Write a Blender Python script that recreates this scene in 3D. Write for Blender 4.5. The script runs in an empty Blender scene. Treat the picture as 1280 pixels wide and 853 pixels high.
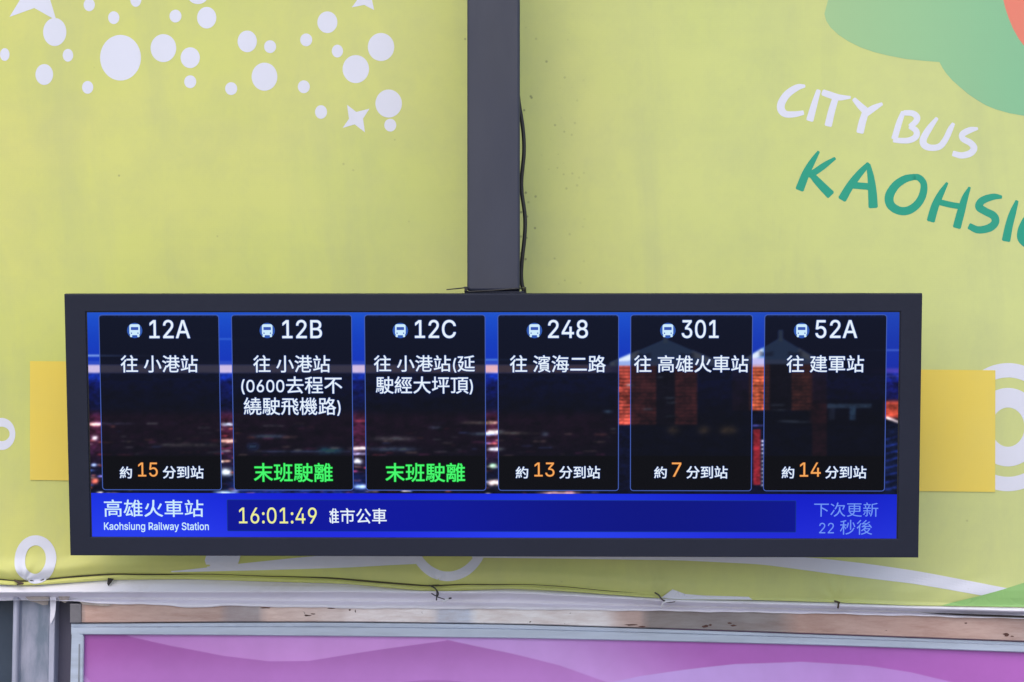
import bpy, bmesh, math, random
import numpy as np
from mathutils import Vector, Matrix
random.seed(7); rng = np.random.default_rng(11)
sc = bpy.context.scene
col = sc.collection
R = math.radians

# ---------------------------------------------------------------- camera, light, exposure
ZC = 2.30                      # eye height
CY = -3.58                     # camera stands this far in front of the banner
F = 3172.0                     # focal length in photo pixels
cam_d = bpy.data.cameras.new('camera'); cam = bpy.data.objects.new('camera', cam_d); col.objects.link(cam)
cam.location = (0, CY, ZC); cam.rotation_euler = (R(90), 0, 0)
cam_d.sensor_width = 36; cam_d.lens = F / 1280 * 36
cam_d.clip_start = .05; cam_d.clip_end = 500
sc.camera = cam
SUN = Vector((-.16, -.74, .80)).normalized()
w = bpy.data.worlds.new('World'); sc.world = w; w.use_nodes = True
nt = w.node_tree; bg = nt.nodes['Background']
sky = nt.nodes.new('ShaderNodeTexSky'); sky.sky_type = 'NISHITA'; sky.sun_disc = False
sky.sun_elevation = math.asin(SUN.z); sky.sun_rotation = math.atan2(SUN.x, SUN.y)
sky.air_density = 1.0; sky.dust_density = 2.2; sky.ozone_density = 1.0
nt.links.new(sky.outputs[0], bg.inputs[0]); bg.inputs[1].default_value = 0.15
sun_d = bpy.data.lights.new('sun', 'SUN'); sun_d.energy = 0.5; sun_d.angle = R(80); sun_d.color = (1, .96, .90)
sun = bpy.data.objects.new('sun', sun_d); col.objects.link(sun); sun.location = (-1, -2, 5)
sun.rotation_euler = SUN.to_track_quat('Z', 'Y').to_euler()
EXPO = 0.50
vs = sc.view_settings; vs.view_transform = 'Standard'; vs.look = 'None'; vs.gamma = 1; vs.exposure = EXPO; vs.use_curve_mapping = False
EM = 2 ** -EXPO                # screens keep their own brightness

# ---------------------------------------------------------------- helpers
def lin(c):
    c = np.asarray(c, float) / 255.
    return np.where(c <= .04045, c / 12.92, ((c + .055) / 1.055) ** 2.4)
def L4(c): return tuple(lin(c)) + (1,)

def wp(x, y, Y=0.0):
    """photo pixel -> point on the vertical plane Y"""
    d = Y - CY
    return Vector(((x - 640) / F * d, Y, ZC - (y - 426.5) / F * d))

def interp(pts):
    xs = [p[0] for p in pts]; ys = [p[1] for p in pts]
    return lambda x: np.interp(x, xs, ys)
def smooth_interp(pts, r=26):
    g = np.arange(-120, 1401, 4.); v = np.interp(g, [p[0] for p in pts], [p[1] for p in pts])
    k = np.exp(-((np.arange(-60, 61, 4.)) / r) ** 2); k /= k.sum()
    v = np.convolve(np.pad(v, 15, 'edge'), k, 'valid')
    return lambda x: np.interp(x, g, v)

def mesh(name, verts, faces, mats, parent=None, smooth=False, fm=None):
    me = bpy.data.meshes.new(name); me.from_pydata([tuple(v) for v in verts], [], faces); me.update()
    for m in (mats if isinstance(mats, (list, tuple)) else [mats]): me.materials.append(m)
    if fm is not None: me.polygons.foreach_set('material_index', fm)
    if smooth: me.polygons.foreach_set('use_smooth', [True] * len(me.polygons))
    o = bpy.data.objects.new(name, me); col.objects.link(o)
    if parent: o.parent = parent
    return o
def from_bm(name, bm, mats, parent=None, smooth=False):
    me = bpy.data.meshes.new(name); bm.to_mesh(me); bm.free()
    for m in (mats if isinstance(mats, (list, tuple)) else [mats]): me.materials.append(m)
    if smooth: me.polygons.foreach_set('use_smooth', [True] * len(me.polygons))
    o = bpy.data.objects.new(name, me); col.objects.link(o)
    if parent: o.parent = parent
    return o
def empty(name, loc, rot=None):
    o = bpy.data.objects.new(name, None); col.objects.link(o); o.empty_display_size = .05
    o.matrix_world = Matrix.Translation(loc) @ (rot.to_4x4() if rot else Matrix())
    return o
def tag(o, label=None, cat=None, group=None, kind=None):
    if label: o['label'] = label
    if cat: o['category'] = cat
    if group: o['group'] = group
    if kind: o['kind'] = kind
    return o
def grid(name, P, mats, parent=None, smooth=True, flip=False, colors=None):
    """P: array rows x cols x 3"""
    r, c = P.shape[:2]
    me = bpy.data.meshes.new(name)
    i = np.arange((r - 1) * (c - 1)); a = (i // (c - 1)) * c + i % (c - 1)
    q = np.stack([a, a + 1, a + c + 1, a + c], 1)
    if not flip: q = q[:, ::-1]
    me.vertices.add(r * c); me.vertices.foreach_set('co', P.reshape(-1).astype(np.float32))
    me.loops.add(q.size); me.loops.foreach_set('vertex_index', q.reshape(-1).astype(np.int32))
    me.polygons.add(len(q)); me.polygons.foreach_set('loop_start', (np.arange(len(q)) * 4).astype(np.int32))
    me.polygons.foreach_set('use_smooth', np.full(len(q), smooth))
    me.update(calc_edges=True)
    if colors is not None:
        at = me.color_attributes.new('picture', 'FLOAT_COLOR', 'POINT')
        cc = np.ones((r * c, 4), np.float32); cc[:, :3] = colors.reshape(-1, 3)
        at.data.foreach_set('color', cc.reshape(-1))
    for m in (mats if isinstance(mats, (list, tuple)) else [mats]): me.materials.append(m)
    o = bpy.data.objects.new(name, me); col.objects.link(o)
    if parent: o.parent = parent
    return o
def tube(name, pts, rad, mat, parent=None, seg=8, res=6):
    cu = bpy.data.curves.new(name, 'CURVE'); cu.dimensions = '3D'; cu.bevel_depth = 1; cu.bevel_resolution = max(1, seg // 4); cu.use_fill_caps = True
    sp = cu.splines.new('NURBS'); sp.points.add(len(pts) - 1); sp.order_u = 3; sp.use_endpoint_u = True; sp.resolution_u = res
    for i, p in enumerate(pts):
        sp.points[i].co = (*p, 1); sp.points[i].radius = rad[i] if isinstance(rad, (list, tuple)) else rad
    o = bpy.data.objects.new(name, cu); col.objects.link(o)
    me = bpy.data.meshes.new_from_object(o.evaluated_get(bpy.context.evaluated_depsgraph_get()))
    bpy.data.objects.remove(o); bpy.data.curves.remove(cu)
    me.name = name; me.materials.clear(); me.materials.append(mat); me.polygons.foreach_set('use_smooth', [True] * len(me.polygons))
    o = bpy.data.objects.new(name, me); col.objects.link(o)
    if parent: o.parent = parent
    return o
def box_bm(x0, x1, y0, y1, z0, z1, bevel=0, seg=3, bm=None):
    b = bmesh.new()
    bmesh.ops.create_cube(b, size=1)
    for v in b.verts: v.co = Vector(((x0 + x1) / 2 + v.co.x * (x1 - x0), (y0 + y1) / 2 + v.co.y * (y1 - y0), (z0 + z1) / 2 + v.co.z * (z1 - z0)))
    if bevel: bmesh.ops.bevel(b, geom=b.edges[:], offset=bevel, segments=seg, profile=.5, affect='EDGES')
    return b

# ---------------------------------------------------------------- materials
def principled(name, color, rough=.6, metal=0, spec=.5):
    m = bpy.data.materials.new(name); m.use_nodes = True
    p = m.node_tree.nodes['Principled BSDF']
    p.inputs['Base Color'].default_value = tuple(color) + (1,) if len(color) == 3 else color
    p.inputs['Roughness'].default_value = rough; p.inputs['Metallic'].default_value = metal
    p.inputs['Specular IOR Level'].default_value = spec
    return m, p
class N:
    def __init__(s, m): s.t = m.node_tree; s.n = s.t.nodes; s.l = s.t.links
    def new(s, typ, **kw):
        n = s.n.new(typ)
        for k, v in kw.items(): setattr(n, k, v)
        return n
    def pos(s, sx=1, sy=1, sz=1):
        g = s.new('ShaderNodeNewGeometry'); mp = s.new('ShaderNodeMapping'); mp.inputs['Scale'].default_value = (sx, sy, sz)
        s.l.new(g.outputs['Position'], mp.inputs['Vector']); return mp.outputs[0]
    def noise(s, vec, scale, detail=4, rough=.55, dist=0):
        n = s.new('ShaderNodeTexNoise'); n.inputs['Scale'].default_value = scale; n.inputs['Detail'].default_value = detail
        n.inputs['Roughness'].default_value = rough; n.inputs['Distortion'].default_value = dist; s.l.new(vec, n.inputs['Vector']); return n.outputs['Fac']
    def ramp(s, fac, stops, interp='LINEAR'):
        r = s.new('ShaderNodeValToRGB'); cr = r.color_ramp; cr.interpolation = interp
        while len(cr.elements) < len(stops): cr.elements.new(.5)
        for e, (p, c) in zip(cr.elements, stops):
            e.position = p; e.color = c if len(c) == 4 else tuple(c) + (1,)
        s.l.new(fac, r.inputs[0]); return r.outputs[0]
    def mix(s, fac, a, b, mode='MIX'):
        n = s.new('ShaderNodeMix', data_type='RGBA', blend_type=mode)
        for i, v in ((0, fac), (6, a), (7, b)):
            if hasattr(v, 'is_linked') or hasattr(v, 'links'): s.l.new(v, n.inputs[i])
            else: n.inputs[i].default_value = v
        return n.outputs[2]
    def bump(s, h, dist, strength=1, prev=None):
        b = s.new('ShaderNodeBump'); b.inputs['Distance'].default_value = dist; b.inputs['Strength'].default_value = strength
        s.l.new(h, b.inputs['Height'])
        if prev is not None: s.l.new(prev, b.inputs['Normal'])
        return b.outputs[0]
    def maprange(s, v, a, b, c=0., d=1.):
        n = s.new('ShaderNodeMapRange'); s.l.new(v, n.inputs[0])
        for i, q in enumerate((a, b, c, d)): n.inputs[i + 1].default_value = q
        return n.outputs[0]
    def sep(s, vec):
        n = s.new('ShaderNodeSeparateXYZ'); s.l.new(vec, n.inputs[0]); return n.outputs

def cloth_mat(name, base, tint=None, dirt=.5, gradient=None, rough=.55):
    """printed vinyl banner: weave bump, soft mottling, grime, specks and painted post shade"""
    m, p = principled(name, base, rough, 0, .35); n = N(m); P = n.pos()
    c = n.mix(n.ramp(n.noise(P, 1.7, 5, .6, .4), [(.32, (0, 0, 0)), (.68, (1, 1, 1))]), tuple(base) + (1,), tuple(tint or base) + (1,))
    if gradient:     # printed colour gradient across the banner
        x = n.sep(P)[0]; c = n.mix(n.maprange(x, gradient[0], gradient[1]), c, tuple(gradient[2]) + (1,))
    # vertical rain grime, greyish
    g = n.ramp(n.noise(n.pos(7, 7, 1.8), 1.0, 6, .65, .6), [(.46, (0, 0, 0)), (.78, (1, 1, 1))])
    c = n.mix(n.mix(dirt * .30, (0, 0, 0, 1), g), c, (.36, .40, .25, 1))
    # fine cloudy dirt
    g2 = n.ramp(n.noise(P, 11, 8, .72), [(.42, (0, 0, 0)), (.8, (1, 1, 1))])
    c = n.mix(n.mix(dirt * .20, (0, 0, 0, 1), g2), c, (.30, .33, .24, 1))
    # dark specks
    v = n.new('ShaderNodeTexVoronoi'); v.inputs['Scale'].default_value = 24; n.l.new(P, v.inputs['Vector'])
    sp = n.ramp(v.outputs['Distance'], [(.022, (1, 1, 1)), (.05, (0, 0, 0))])
    area = n.ramp(n.noise(P, 3.1, 3), [(.5, (0, 0, 0)), (.66, (1, 1, 1))])
    c = n.mix(n.mix(.7, (0, 0, 0, 1), n.mix(1, sp, area, 'MULTIPLY')), c, (.10, .10, .07, 1))
    X_ = n.sep(P)[0]  # greenish band beside the post: its shade painted in, broken up by stains
    post_shade_stain = n.mix(1, n.ramp(n.maprange(X_, .005, .14), [(0, (0, 0, 0)), (.10, (1, 1, 1)), (.35, (.8, .8, .8)), (1, (0, 0, 0))]), n.ramp(n.noise(n.pos(8, 8, 2.2), 1.6, 6, .7), [(.35, (.12, .12, .12)), (.75, (1, 1, 1))]), 'MULTIPLY')
    c = n.mix(n.mix(1, post_shade_stain, (.2, .2, .2, 1), 'MULTIPLY'), c, (.33, .42, .20, 1))
    v2 = n.new('ShaderNodeTexVoronoi'); v2.inputs['Scale'].default_value = 75; n.l.new(P, v2.inputs['Vector'])
    s2 = n.ramp(v2.outputs['Distance'], [(.09, (1, 1, 1)), (.17, (0, 0, 0))])
    s2 = n.mix(1, s2, n.ramp(n.maprange(X_, .0, .12), [(0, (0, 0, 0)), (.05, (1, 1, 1)), (.4, (.6, .6, .6)), (1, (0, 0, 0))]), 'MULTIPLY')
    s2 = n.mix(1, s2, n.ramp(n.noise(P, 22, 2), [(.46, (0, 0, 0)), (.54, (1, 1, 1))]), 'MULTIPLY')
    c = n.mix(n.mix(1, s2, (.8, .8, .8, 1), 'MULTIPLY'), c, (.12, .14, .07, 1))
    n.l.new(c, p.inputs['Base Color'])
    wv = n.new('ShaderNodeTexWave', wave_type='BANDS', bands_direction='X'); wv.inputs['Scale'].default_value = 120; n.l.new(P, wv.inputs['Vector'])
    wz = n.new('ShaderNodeTexWave', wave_type='BANDS', bands_direction='Z'); wz.inputs['Scale'].default_value = 120; n.l.new(P, wz.inputs['Vector'])
    b = n.bump(wv.outputs['Fac'], .0002, .10); b = n.bump(wz.outputs['Fac'], .0002, .10, b)
    b = n.bump(n.noise(n.pos(1, 1, .45), 6, 3, .5, .3), .006, .30, b); b = n.bump(n.noise(P, 90, 3, .6), .0003, .35, b)
    n.l.new(b, p.inputs['Normal'])
    return m
def paint_mat(name, base, rough=.45, var=.12, scale=8, metal=0, spec=.5, stretch=(1, 1, 1), b2=None, bump=.0004):
    m, p = principled(name, base, rough, metal, spec); n = N(m); P = n.pos(*stretch)
    b2 = b2 or tuple(c * (1 - var) for c in base)
    f = n.ramp(n.noise(P, scale, 6, .6, .3), [(.35, (0, 0, 0)), (.7, (1, 1, 1))])
    n.l.new(n.mix(f, tuple(base) + (1,), tuple(b2) + (1,)), p.inputs['Base Color'])
    n.l.new(n.maprange(n.noise(P, scale * 5, 3), .3, .7, rough - .08, rough + .1), p.inputs['Roughness'])
    n.l.new(n.bump(n.noise(P, scale * 30, 3), bump, .4), p.inputs['Normal'])
    return m
def emit_mat(name, rgb, k=1.0):
    m, p = principled(name, (.002, .002, .003), .4, 0, .06)
    p.inputs['Emission Color'].default_value = L4(rgb); p.inputs['Emission Strength'].default_value = k * EM
    return m
def picture_mat(name, k=1.0):
    m, p = principled(name, (.002, .002, .003), .4, 0, .06); n = N(m)
    a = n.new('ShaderNodeVertexColor', layer_name='picture'); n.l.new(a.outputs[0], p.inputs['Emission Color'])
    p.inputs['Emission Strength'].default_value = k * EM
    return m

lime = cloth_mat('lime_vinyl', (.585, .635, .150), (.67, .655, .200), 1.0, (-.75, 1.1, (.60, .655, .27)))
white_print = cloth_mat('white_print', (.72, .73, .84), (.70, .71, .81), .25)
green_print = cloth_mat('green_print', (.355, .56, .27), None, .3, gradient=(.44, .74, (.23, .52, .29)))
red_print = cloth_mat('red_print', (.80, .22, .15), None, .3)
teal_print = cloth_mat('teal_print', (.014, .335, .215), (.016, .32, .21), .10)
grass_print = cloth_mat('grass_green_print', (.24, .49, .15), (.28, .50, .17), .4)
patch_yellow = cloth_mat('yellow_sticker', (.83, .625, .085), (.80, .63, .12), .25)
slate = paint_mat('slate_powder_coat', (.016, .019, .037), .55, .12, 6, 0, .25)
slate_post = paint_mat('slate_post_paint', (.030, .035, .066), .42, .35, 4, stretch=(1, 1, .35))
rubber = paint_mat('black_cable_sheath', (.018, .018, .020), .45, .2, 30)
tie_black = paint_mat('black_nylon', (.015, .015, .016), .4, .2, 60)

# ---------------------------------------------------------------- banner surface
fold_y = smooth_interp([(-120, 723), (0, 723.5), (28, 727), (80, 722), (143, 717.5), (289, 718.3), (420, 723), (487, 728.5), (534, 733), (550, 732.5), (581, 730.4), (655, 730.4), (705, 733.5), (800, 741), (850, 744), (950, 746), (1050, 749), (1135, 752), (1280, 755), (1400, 757)], 14)
edge_y = smooth_interp([(-120, 730), (0, 730), (30, 732), (80, 729), (134, 725), (235, 723.8), (336, 727), (430, 729.5), (534, 738.8), (564, 738.8), (635, 735.5), (705, 738.8), (820, 747), (850, 749), (940, 749.5), (1038, 752.5), (1135, 756.6), (1280, 759), (1400, 761)], 10)
TIES = [(30, 727), (545, 734), (823, 744), (1046, 752)]
def disp(x, y):
    c = fold_y(x); s = (y - c)
    d = .004 + .0022 * np.sin(x / 170. + y / 300.) + .0012 * np.sin(x / 83. - y / 190. + 1)
    d = d + .0010 * np.sin(x / 37. + y / 410. + 2 * np.sin(y / 260.)) * np.exp(-((y - 250) / 260.) ** 2)
    amp = np.interp(x, [0, 700, 820, 900, 1300], [1, 1, .55, .3, .3])
    d = d + amp * (.0075 * np.exp(-((s + 13) / 11.) ** 2) - .0030 * np.exp(-(s / 1.7) ** 2) + .0030 * np.exp(-((s - 4) / 3.) ** 2))
    for tx, ty in TIES:                     # puckers radiating from each tie
        dx = x - tx; dy = y - ty; r = np.sqrt(dx * dx + dy * dy) + 1
        th = np.arctan2(dy, dx)
        d = d + .0011 * np.exp(-(r / 38.) ** 2) * (1 - np.exp(-(r / 9.) ** 2)) * np.sin(th * 9) - .003 * np.exp(-(r / 10.) ** 2)
    # slack creases along the lower hem
    d = d + .0009 * np.sin(x / 11. + y / 6.) * np.exp(-((s + 22) / 13.) ** 2) * (.5 + .5 * np.sin(x / 57.))
    return d
def bp(x, y, off=0.):
    p = wp(x, y, 0); return Vector((p.x, -float(disp(x, y)) - off, p.z))

banner = empty('banner', (0, 0, ZC))
tag(banner, 'lime green printed vinyl banner stretched behind the bus display', 'banner')
def par(o, root):
    o.parent = root; o.matrix_parent_inverse = root.matrix_world.inverted(); return o

xs = np.arange(-100, 1381, 3.)
fr = np.concatenate([np.linspace(0, .90, 110, endpoint=False), np.linspace(.90, 1, 60)])
YY = -80 + (edge_y(xs)[None, :] + 80) * fr[:, None]; XX = np.broadcast_to(xs, YY.shape)
D = disp(XX, YY); d0 = -CY
P = np.stack([(XX - 640) / F * d0, -D, ZC - (YY - 426.5) / F * d0], -1)
# turn the cut edge back behind the sheet
last = P[-1].copy(); last[:, 1] += .004; last[:, 2] -= .0004
P = np.concatenate([P, last[None]], 0)
par(grid('vinyl_sheet', P, lime), banner)

def print_poly(name, pts, mat, off=.00018, cell=9):
    """flat printed shape (photo pixel outline) laid on the banner"""
    bm = bmesh.new()
    vs_ = [bm.verts.new((x, y, 0)) for x, y in pts]
    for i in range(len(vs_)): bm.edges.new((vs_[i], vs_[(i + 1) % len(vs_)]))
    bmesh.ops.triangle_fill(bm, edges=bm.edges[:], use_beauty=True, use_dissolve=False)
    px = [p[0] for p in pts]; py = [p[1] for p in pts]
    for ax, lo, hi in ((0, min(px), max(px)), (1, min(py), max(py))):
        k = math.ceil(lo / cell + .001) * cell
        while k < hi - .01:
            co = (k, 0, 0) if ax == 0 else (0, k, 0); no = (1, 0, 0) if ax == 0 else (0, 1, 0)
            bmesh.ops.bisect_plane(bm, geom=bm.verts[:] + bm.edges[:] + bm.faces[:], plane_co=co, plane_no=no)
            k += cell
    for v in bm.verts: v.co = bp(v.co.x, v.co.y, off)
    for f in bm.faces:
        f.normal_update()
        if f.normal.y > 0: f.normal_flip()
    return par(from_bm(name, bm, mat), banner)
def ell(cx, cy, rx, ry, n=40): return [(cx + rx * math.cos(2 * math.pi * i / n), cy + ry * math.sin(2 * math.pi * i / n)) for i in range(n)]
def print_ring(name, cx, cy, rx, ry, ix, iy, mat, n=110, off=.0003, clip=None):
    v = []; f = []; K = 6
    for i in range(n):
        a = 2 * math.pi * i / n
        for k in range(K):
            t = k / (K - 1); x = cx + (ix + (rx - ix) * t) * math.cos(a); y = cy + (iy + (ry - iy) * t) * math.sin(a)
            y = min(y, edge_y(x) - .3); v.append(bp(x, y, off))
    for i in range(n):
        for k in range(K - 1):
            a = i * K + k; b = ((i + 1) % n) * K + k; f.append((a, a + 1, b + 1, b))
    return par(mesh(name, v, f, mat), banner)

DOTS = [(7, 69, 6, 8), (69.5, 41, 14.5, 17.5), (86, 70, 6.5, 8), (56.5, 94, 11, 13), (110.5, 110, 7, 8), (112.5, 7, 7, 8), (143, 23, 7, 8), (151.5, 73, 25.5, 28.5),
 (205, 61, 16, 17.5), (238.5, 73, 12, 13), (238.5, 103, 7.5, 8), (220, 21, 7.5, 8), (170.5, 0, 7, 9.5), (248, -5, 13, 11), (259, 23, 12, 13.5), (289.5, 111.5, 7.5, 8),
 (309.5, 52.5, 12, 13.5), (338, 59, 7.5, 8), (331, 96.5, 16, 17.5), (380, 109, 7.5, 8), (401.5, 140.5, 7.5, 8.5), (383, 50.5, 7.5, 8), (409.5, 28.5, 12.5, 13.5), (422, 64.5, 7, 8),
 (445, 87, 16.5, 17.5), (476.5, 59.5, 16.5, 17.5), (486, 130, 16.5, 17.5), (488, 157, 7.5, 8), (318, -22, 13, 14), (190, -30, 16, 18), (395, -34, 9, 10)]
for a in DOTS: print_poly('printed_dot', ell(*a, n=28 if a[2] < 10 else 44), white_print)
def star(tips, inn):
    """four pointed star with hollow sides"""
    out = []
    for i in range(4):
        a = Vector(tips[i]); b = Vector(inn[i]); c = Vector(tips[(i + 1) % 4])
        for s_, e_ in ((a, b), (b, c)):
            for k in range(4): out.append(tuple(s_.lerp(e_, k / 4)))
    return out
print_poly('printed_star', star([(434, 131.5), (462, 136.5), (456.5, 166), (428.5, 160.5)], [(445.5, 140.5), (454, 149), (443.5, 156), (436.5, 149)]), white_print)
print_poly('printed_star', star([(447, -18), (475, -14), (468, 13.5), (440, 10)], [(458, -8), (465, 0), (455.5, 7), (448, -1)]), white_print)
print_poly('printed_star', star([(38, -42), (92, -28), (71.5, 26.5), (13, 22)], [(60, -20), (63, -2), (44, 11), (27, -1)]), white_print)
# rings
print_ring('printed_ring', 3, 542.5, 17, 20, 10, 9, white_print)
print_ring('printed_ring', 45.5, 699, 26, 30.0, 13, 17.5, white_print, off=.0009)
print_ring('printed_ring', 560, 666, 52, 60, 41, 48, white_print)
print_ring('printed_ring', 1259, 534, 70, 80, 54, 62, white_print)
print_ring('printed_ring', 1259, 534, 42.5, 49, 20.5, 24.5, white_print)
# swooshes under the display
def band(name, up, lo, x0, x1, mat, off=.0004, step=5):
    u = smooth_interp(up, 18); l = smooth_interp(lo, 18); v = []; f = []; X = np.arange(x0, x1 + .1, step)
    K = 6
    for x in X:
        a, b = float(u(x)), float(l(x)); b = max(b, a + .2)
        for k in range(K): v.append(bp(x, a + (b - a) * k / (K - 1), off))
    for i in range(len(X) - 1):
        for k in range(K - 1):
            a = i * K + k; f.append((a, a + 1, a + K + 1, a + K))
    return par(mesh(name, v, f, mat), banner)
band('printed_swoosh', [(215, 714), (300, 704), (370, 697), (430, 692), (525, 686)], [(215, 715), (336, 712), (430, 709), (525, 704.5)], 215, 525, white_print, .0005)
band('printed_swoosh', [(590, 686), (884, 690), (1018, 697), (1080, 704), (1146, 713.6), (1253, 734), (1270, 738)], [(590, 697), (850, 700), (951, 705), (1051, 718.6), (1146, 730), (1206, 740.5), (1270, 752)], 590, 1262, white_print, .0005)
print_poly('printed_bar', [(262, 680), (304, 680), (300, 700), (296, 711), (261, 711), (257, 700)], white_print, .0010)
e = lambda x: float(edge_y(x)) - .4
print_poly('printed_fragment', [(826, e(826)), (840, 736), (848, 739), (856, 742), (880, 744), (935, 745.5), (940, e(940))] + [(x, e(x)) for x in range(930, 830, -10)], white_print, .0004)
gp = [(1176, 756.9), (1190, 753), (1226, 744), (1253, 736.5), (1280, 728), (1330, 712), (1378, 700)]
print_poly('printed_hill', gp + [(x, e(x)) for x in range(1375, 1180, -12)], grass_print, .0012)
# green cloud and red shape, top right
S5 = lambda pts: [(940 + x / 2.509, y / 2.509) for x, y in pts]
cl = S5([(290, -190), (255, -60), (238, 0), (226, 45), (231, 66), (245, 88), (270, 111), (300, 131), (338, 150), (380, 165), (428, 177), (480, 187), (535, 193), (585, 197), (594, 214), (605, 231), (625, 254), (650, 276), (675, 297), (700, 314), (730, 332), (762, 345), (805, 357), (853, 365), (930, 370), (1080, 360), (1098, 340), (1098, -190)])
print_poly('printed_cloud', cl, green_print, .00018)
print_poly('printed_blossom', S5([(775, -190), (778, -60), (785, 0), (792, 28), (802, 58), (816, 92), (833, 122), (853, 149), (880, 174), (930, 200), (1000, 215), (1090, 215), (1090, -190)]), red_print, .0003)

def catmull(pts, n=7):
    out = []; P_ = [np.array(p, float) for p in pts]; P_ = [2 * P_[0] - P_[1]] + P_ + [2 * P_[-1] - P_[-2]]
    for i in range(1, len(P_) - 2):
        for k in range(n):
            t = k / n; a, b, c, d = P_[i - 1:i + 3]
            out.append(.5 * ((2 * b) + (-a + c) * t + (2 * a - 5 * b + 4 * c - d) * t * t + (-a + 3 * b - 3 * c + d) * t ** 3))
    out.append(P_[-2]); return np.array(out)
def letter(strokes, mat, ox, oy, s, off=.00016):
    v = []; f = []
    for si, st in enumerate(strokes):
        c = catmull(st); T = np.gradient(c[:, :2], axis=0); T /= np.linalg.norm(T, axis=1)[:, None] + 1e-9; Nn = np.stack([-T[:, 1], T[:, 0]], 1)
        # soft round the ends
        wd = np.abs(c[:, 2]) / 2
        rows = [(c[0, :2] - T[0] * wd[0] * .35, wd[0] * .55, Nn[0])] + [(c[i, :2], wd[i], Nn[i]) for i in range(len(c))] + [(c[-1, :2] + T[-1] * wd[-1] * .25, wd[-1] * .75, Nn[-1])]
        b0 = len(v)
        for p, wdt, nn in rows:
            for k in (-1, 0, 1):
                q = p + nn * wdt * k; v.append(bp(ox + q[0] / s, oy + q[1] / s, off + si * .00003))
        for i in range(len(rows) - 1):
            for k in range(2):
                a = b0 + i * 3 + k; f.append((a, a + 3, a + 4, a + 1))
    o = mesh('printed_letter', v, f, mat)
    me = o.data; bm = bmesh.new(); bm.from_mesh(me)
    for q in bm.faces:
        if q.normal.y > 0: q.normal_flip()
    bm.to_mesh(me); bm.free()
    return par(o, banner)
CB = [
 [[(208, 60, 18), (165, 68, 36), (110, 105, 42), (76, 155, 44), (74, 195, 44), (100, 220, 38), (150, 221, 34), (200, 212, 26)]],
 [[(287, 85, 26), (262, 165, 36), (237, 255, 42)]],
 [[(312, 97, 36), (350, 110, 38), (400, 125, 36), (468, 125, 16)], [(385, 125, 36), (362, 200, 40), (342, 285, 42)]],
 [[(488, 135, 24), (520, 170, 36), (556, 204, 42)], [(648, 162, 18), (600, 187, 36), (558, 215, 40)], [(557, 200, 38), (535, 270, 42), (523, 325, 42)]],
 [[(768, 210, 26), (745, 270, 34), (718, 362, 36)], [(772, 214, 30), (820, 217, 34), (846, 238, 36), (840, 264, 34), (808, 292, 30)], [(808, 292, 30), (842, 318, 34), (840, 350, 36), (805, 370, 34), (760, 373, 32), (714, 368, 30)]],
 [[(960, 245, 20), (915, 305, 36), (882, 365, 40), (890, 400, 40), (930, 414, 36), (978, 404, 36), (1012, 360, 34), (1035, 310, 32), (1054, 275, 20)]],
 [[(1192, 304, 16), (1150, 312, 34), (1107, 335, 36), (1108, 362, 34), (1150, 385, 36), (1172, 415, 38), (1150, 445, 38), (1100, 457, 36), (1052, 446, 32)]]]
for L_ in CB: letter(L_, white_print, 960, 95, 4.571)
KA = [
 [[(183, 42, 14), (150, 95, 32), (115, 160, 42), (82, 244, 46)], [(270, 78, 16), (215, 115, 32), (165, 150, 34), (130, 168, 30)], [(145, 165, 32), (190, 215, 42), (246, 272, 48)]],
 [[(448, 108, 24), (400, 160, 36), (350, 225, 42), (308, 296, 46)], [(446, 112, 24), (460, 180, 36), (468, 260, 46), (472, 338, 50)], [(365, 222, 36), (455, 230, 36)]],
 [[(690, 178, 32), (640, 190, 40), (590, 225, 44), (558, 280, 48), (565, 328, 46), (610, 358, 44), (660, 356, 44), (708, 322, 42), (736, 270, 40), (740, 215, 36), (715, 183, 34), (684, 178, 32)]],
 [[(865, 210, 14), (830, 270, 34), (800, 335, 42), (778, 412, 44)], [(985, 234, 14), (960, 290, 34), (940, 360, 42), (917, 446, 44)], [(830, 314, 32), (880, 326, 32), (940, 336, 32)]],
 [[(1156, 285, 18), (1110, 284, 34), (1052, 305, 40), (1036, 338, 42), (1070, 362, 40), (1114, 386, 42), (1122, 420, 42), (1090, 450, 42), (1030, 460, 38), (984, 440, 34)]],
 [[(1238, 306, 18), (1215, 370, 36), (1195, 440, 42), (1180, 516, 46)]],
 [[(1322, 345, 18), (1290, 400, 36), (1266, 455, 44), (1264, 505, 48), (1300, 535, 46), (1345, 520, 42), (1380, 440, 36), (1400, 370, 24)]]]
for L_ in KA: letter(L_, teal_print, 980, 180, 4.267)

# strip of yellow sticker under the display: one long piece, both ends show
v = []; f = []
X = np.linspace(38.5, 1243, 150); K = 14
for x in X:
    t = (x - 38.5) / 1204.5; y0 = 451.5 + t * 11.5; y1 = 600 + t * 15
    for k in range(K): v.append(bp(x, y0 + (y1 - y0) * k / (K - 1), .0013))
for i in range(len(X) - 1):
    for k in range(K - 1): a = i * K + k; f.append((a, a + 1, a + K + 1, a + K))
n0 = len(v); m_ = len(X)
strip = mesh('sticker_strip', v, f, patch_yellow)
tag(strip, 'long plain yellow sticker strip on the lime banner, its ends showing beside the display', 'sticker')

# dark tube painting the fold's shade above the banner's lower edge
hem_m = paint_mat('hem_fold_shadow', (.085, .075, .040), .8, .5, 40)
pts = []; rad = []
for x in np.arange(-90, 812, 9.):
    y = float(fold_y(x)) + .6 * math.sin(x / 23.); pts.append(bp(x, y, .0001)); rad.append(.0017 * (.75 + .35 * math.sin(x / 61.)) * min(1, max(.15, (812 - x) / 120)))
par(tube('hem_shadow', pts, rad, hem_m, res=2), banner)

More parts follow.
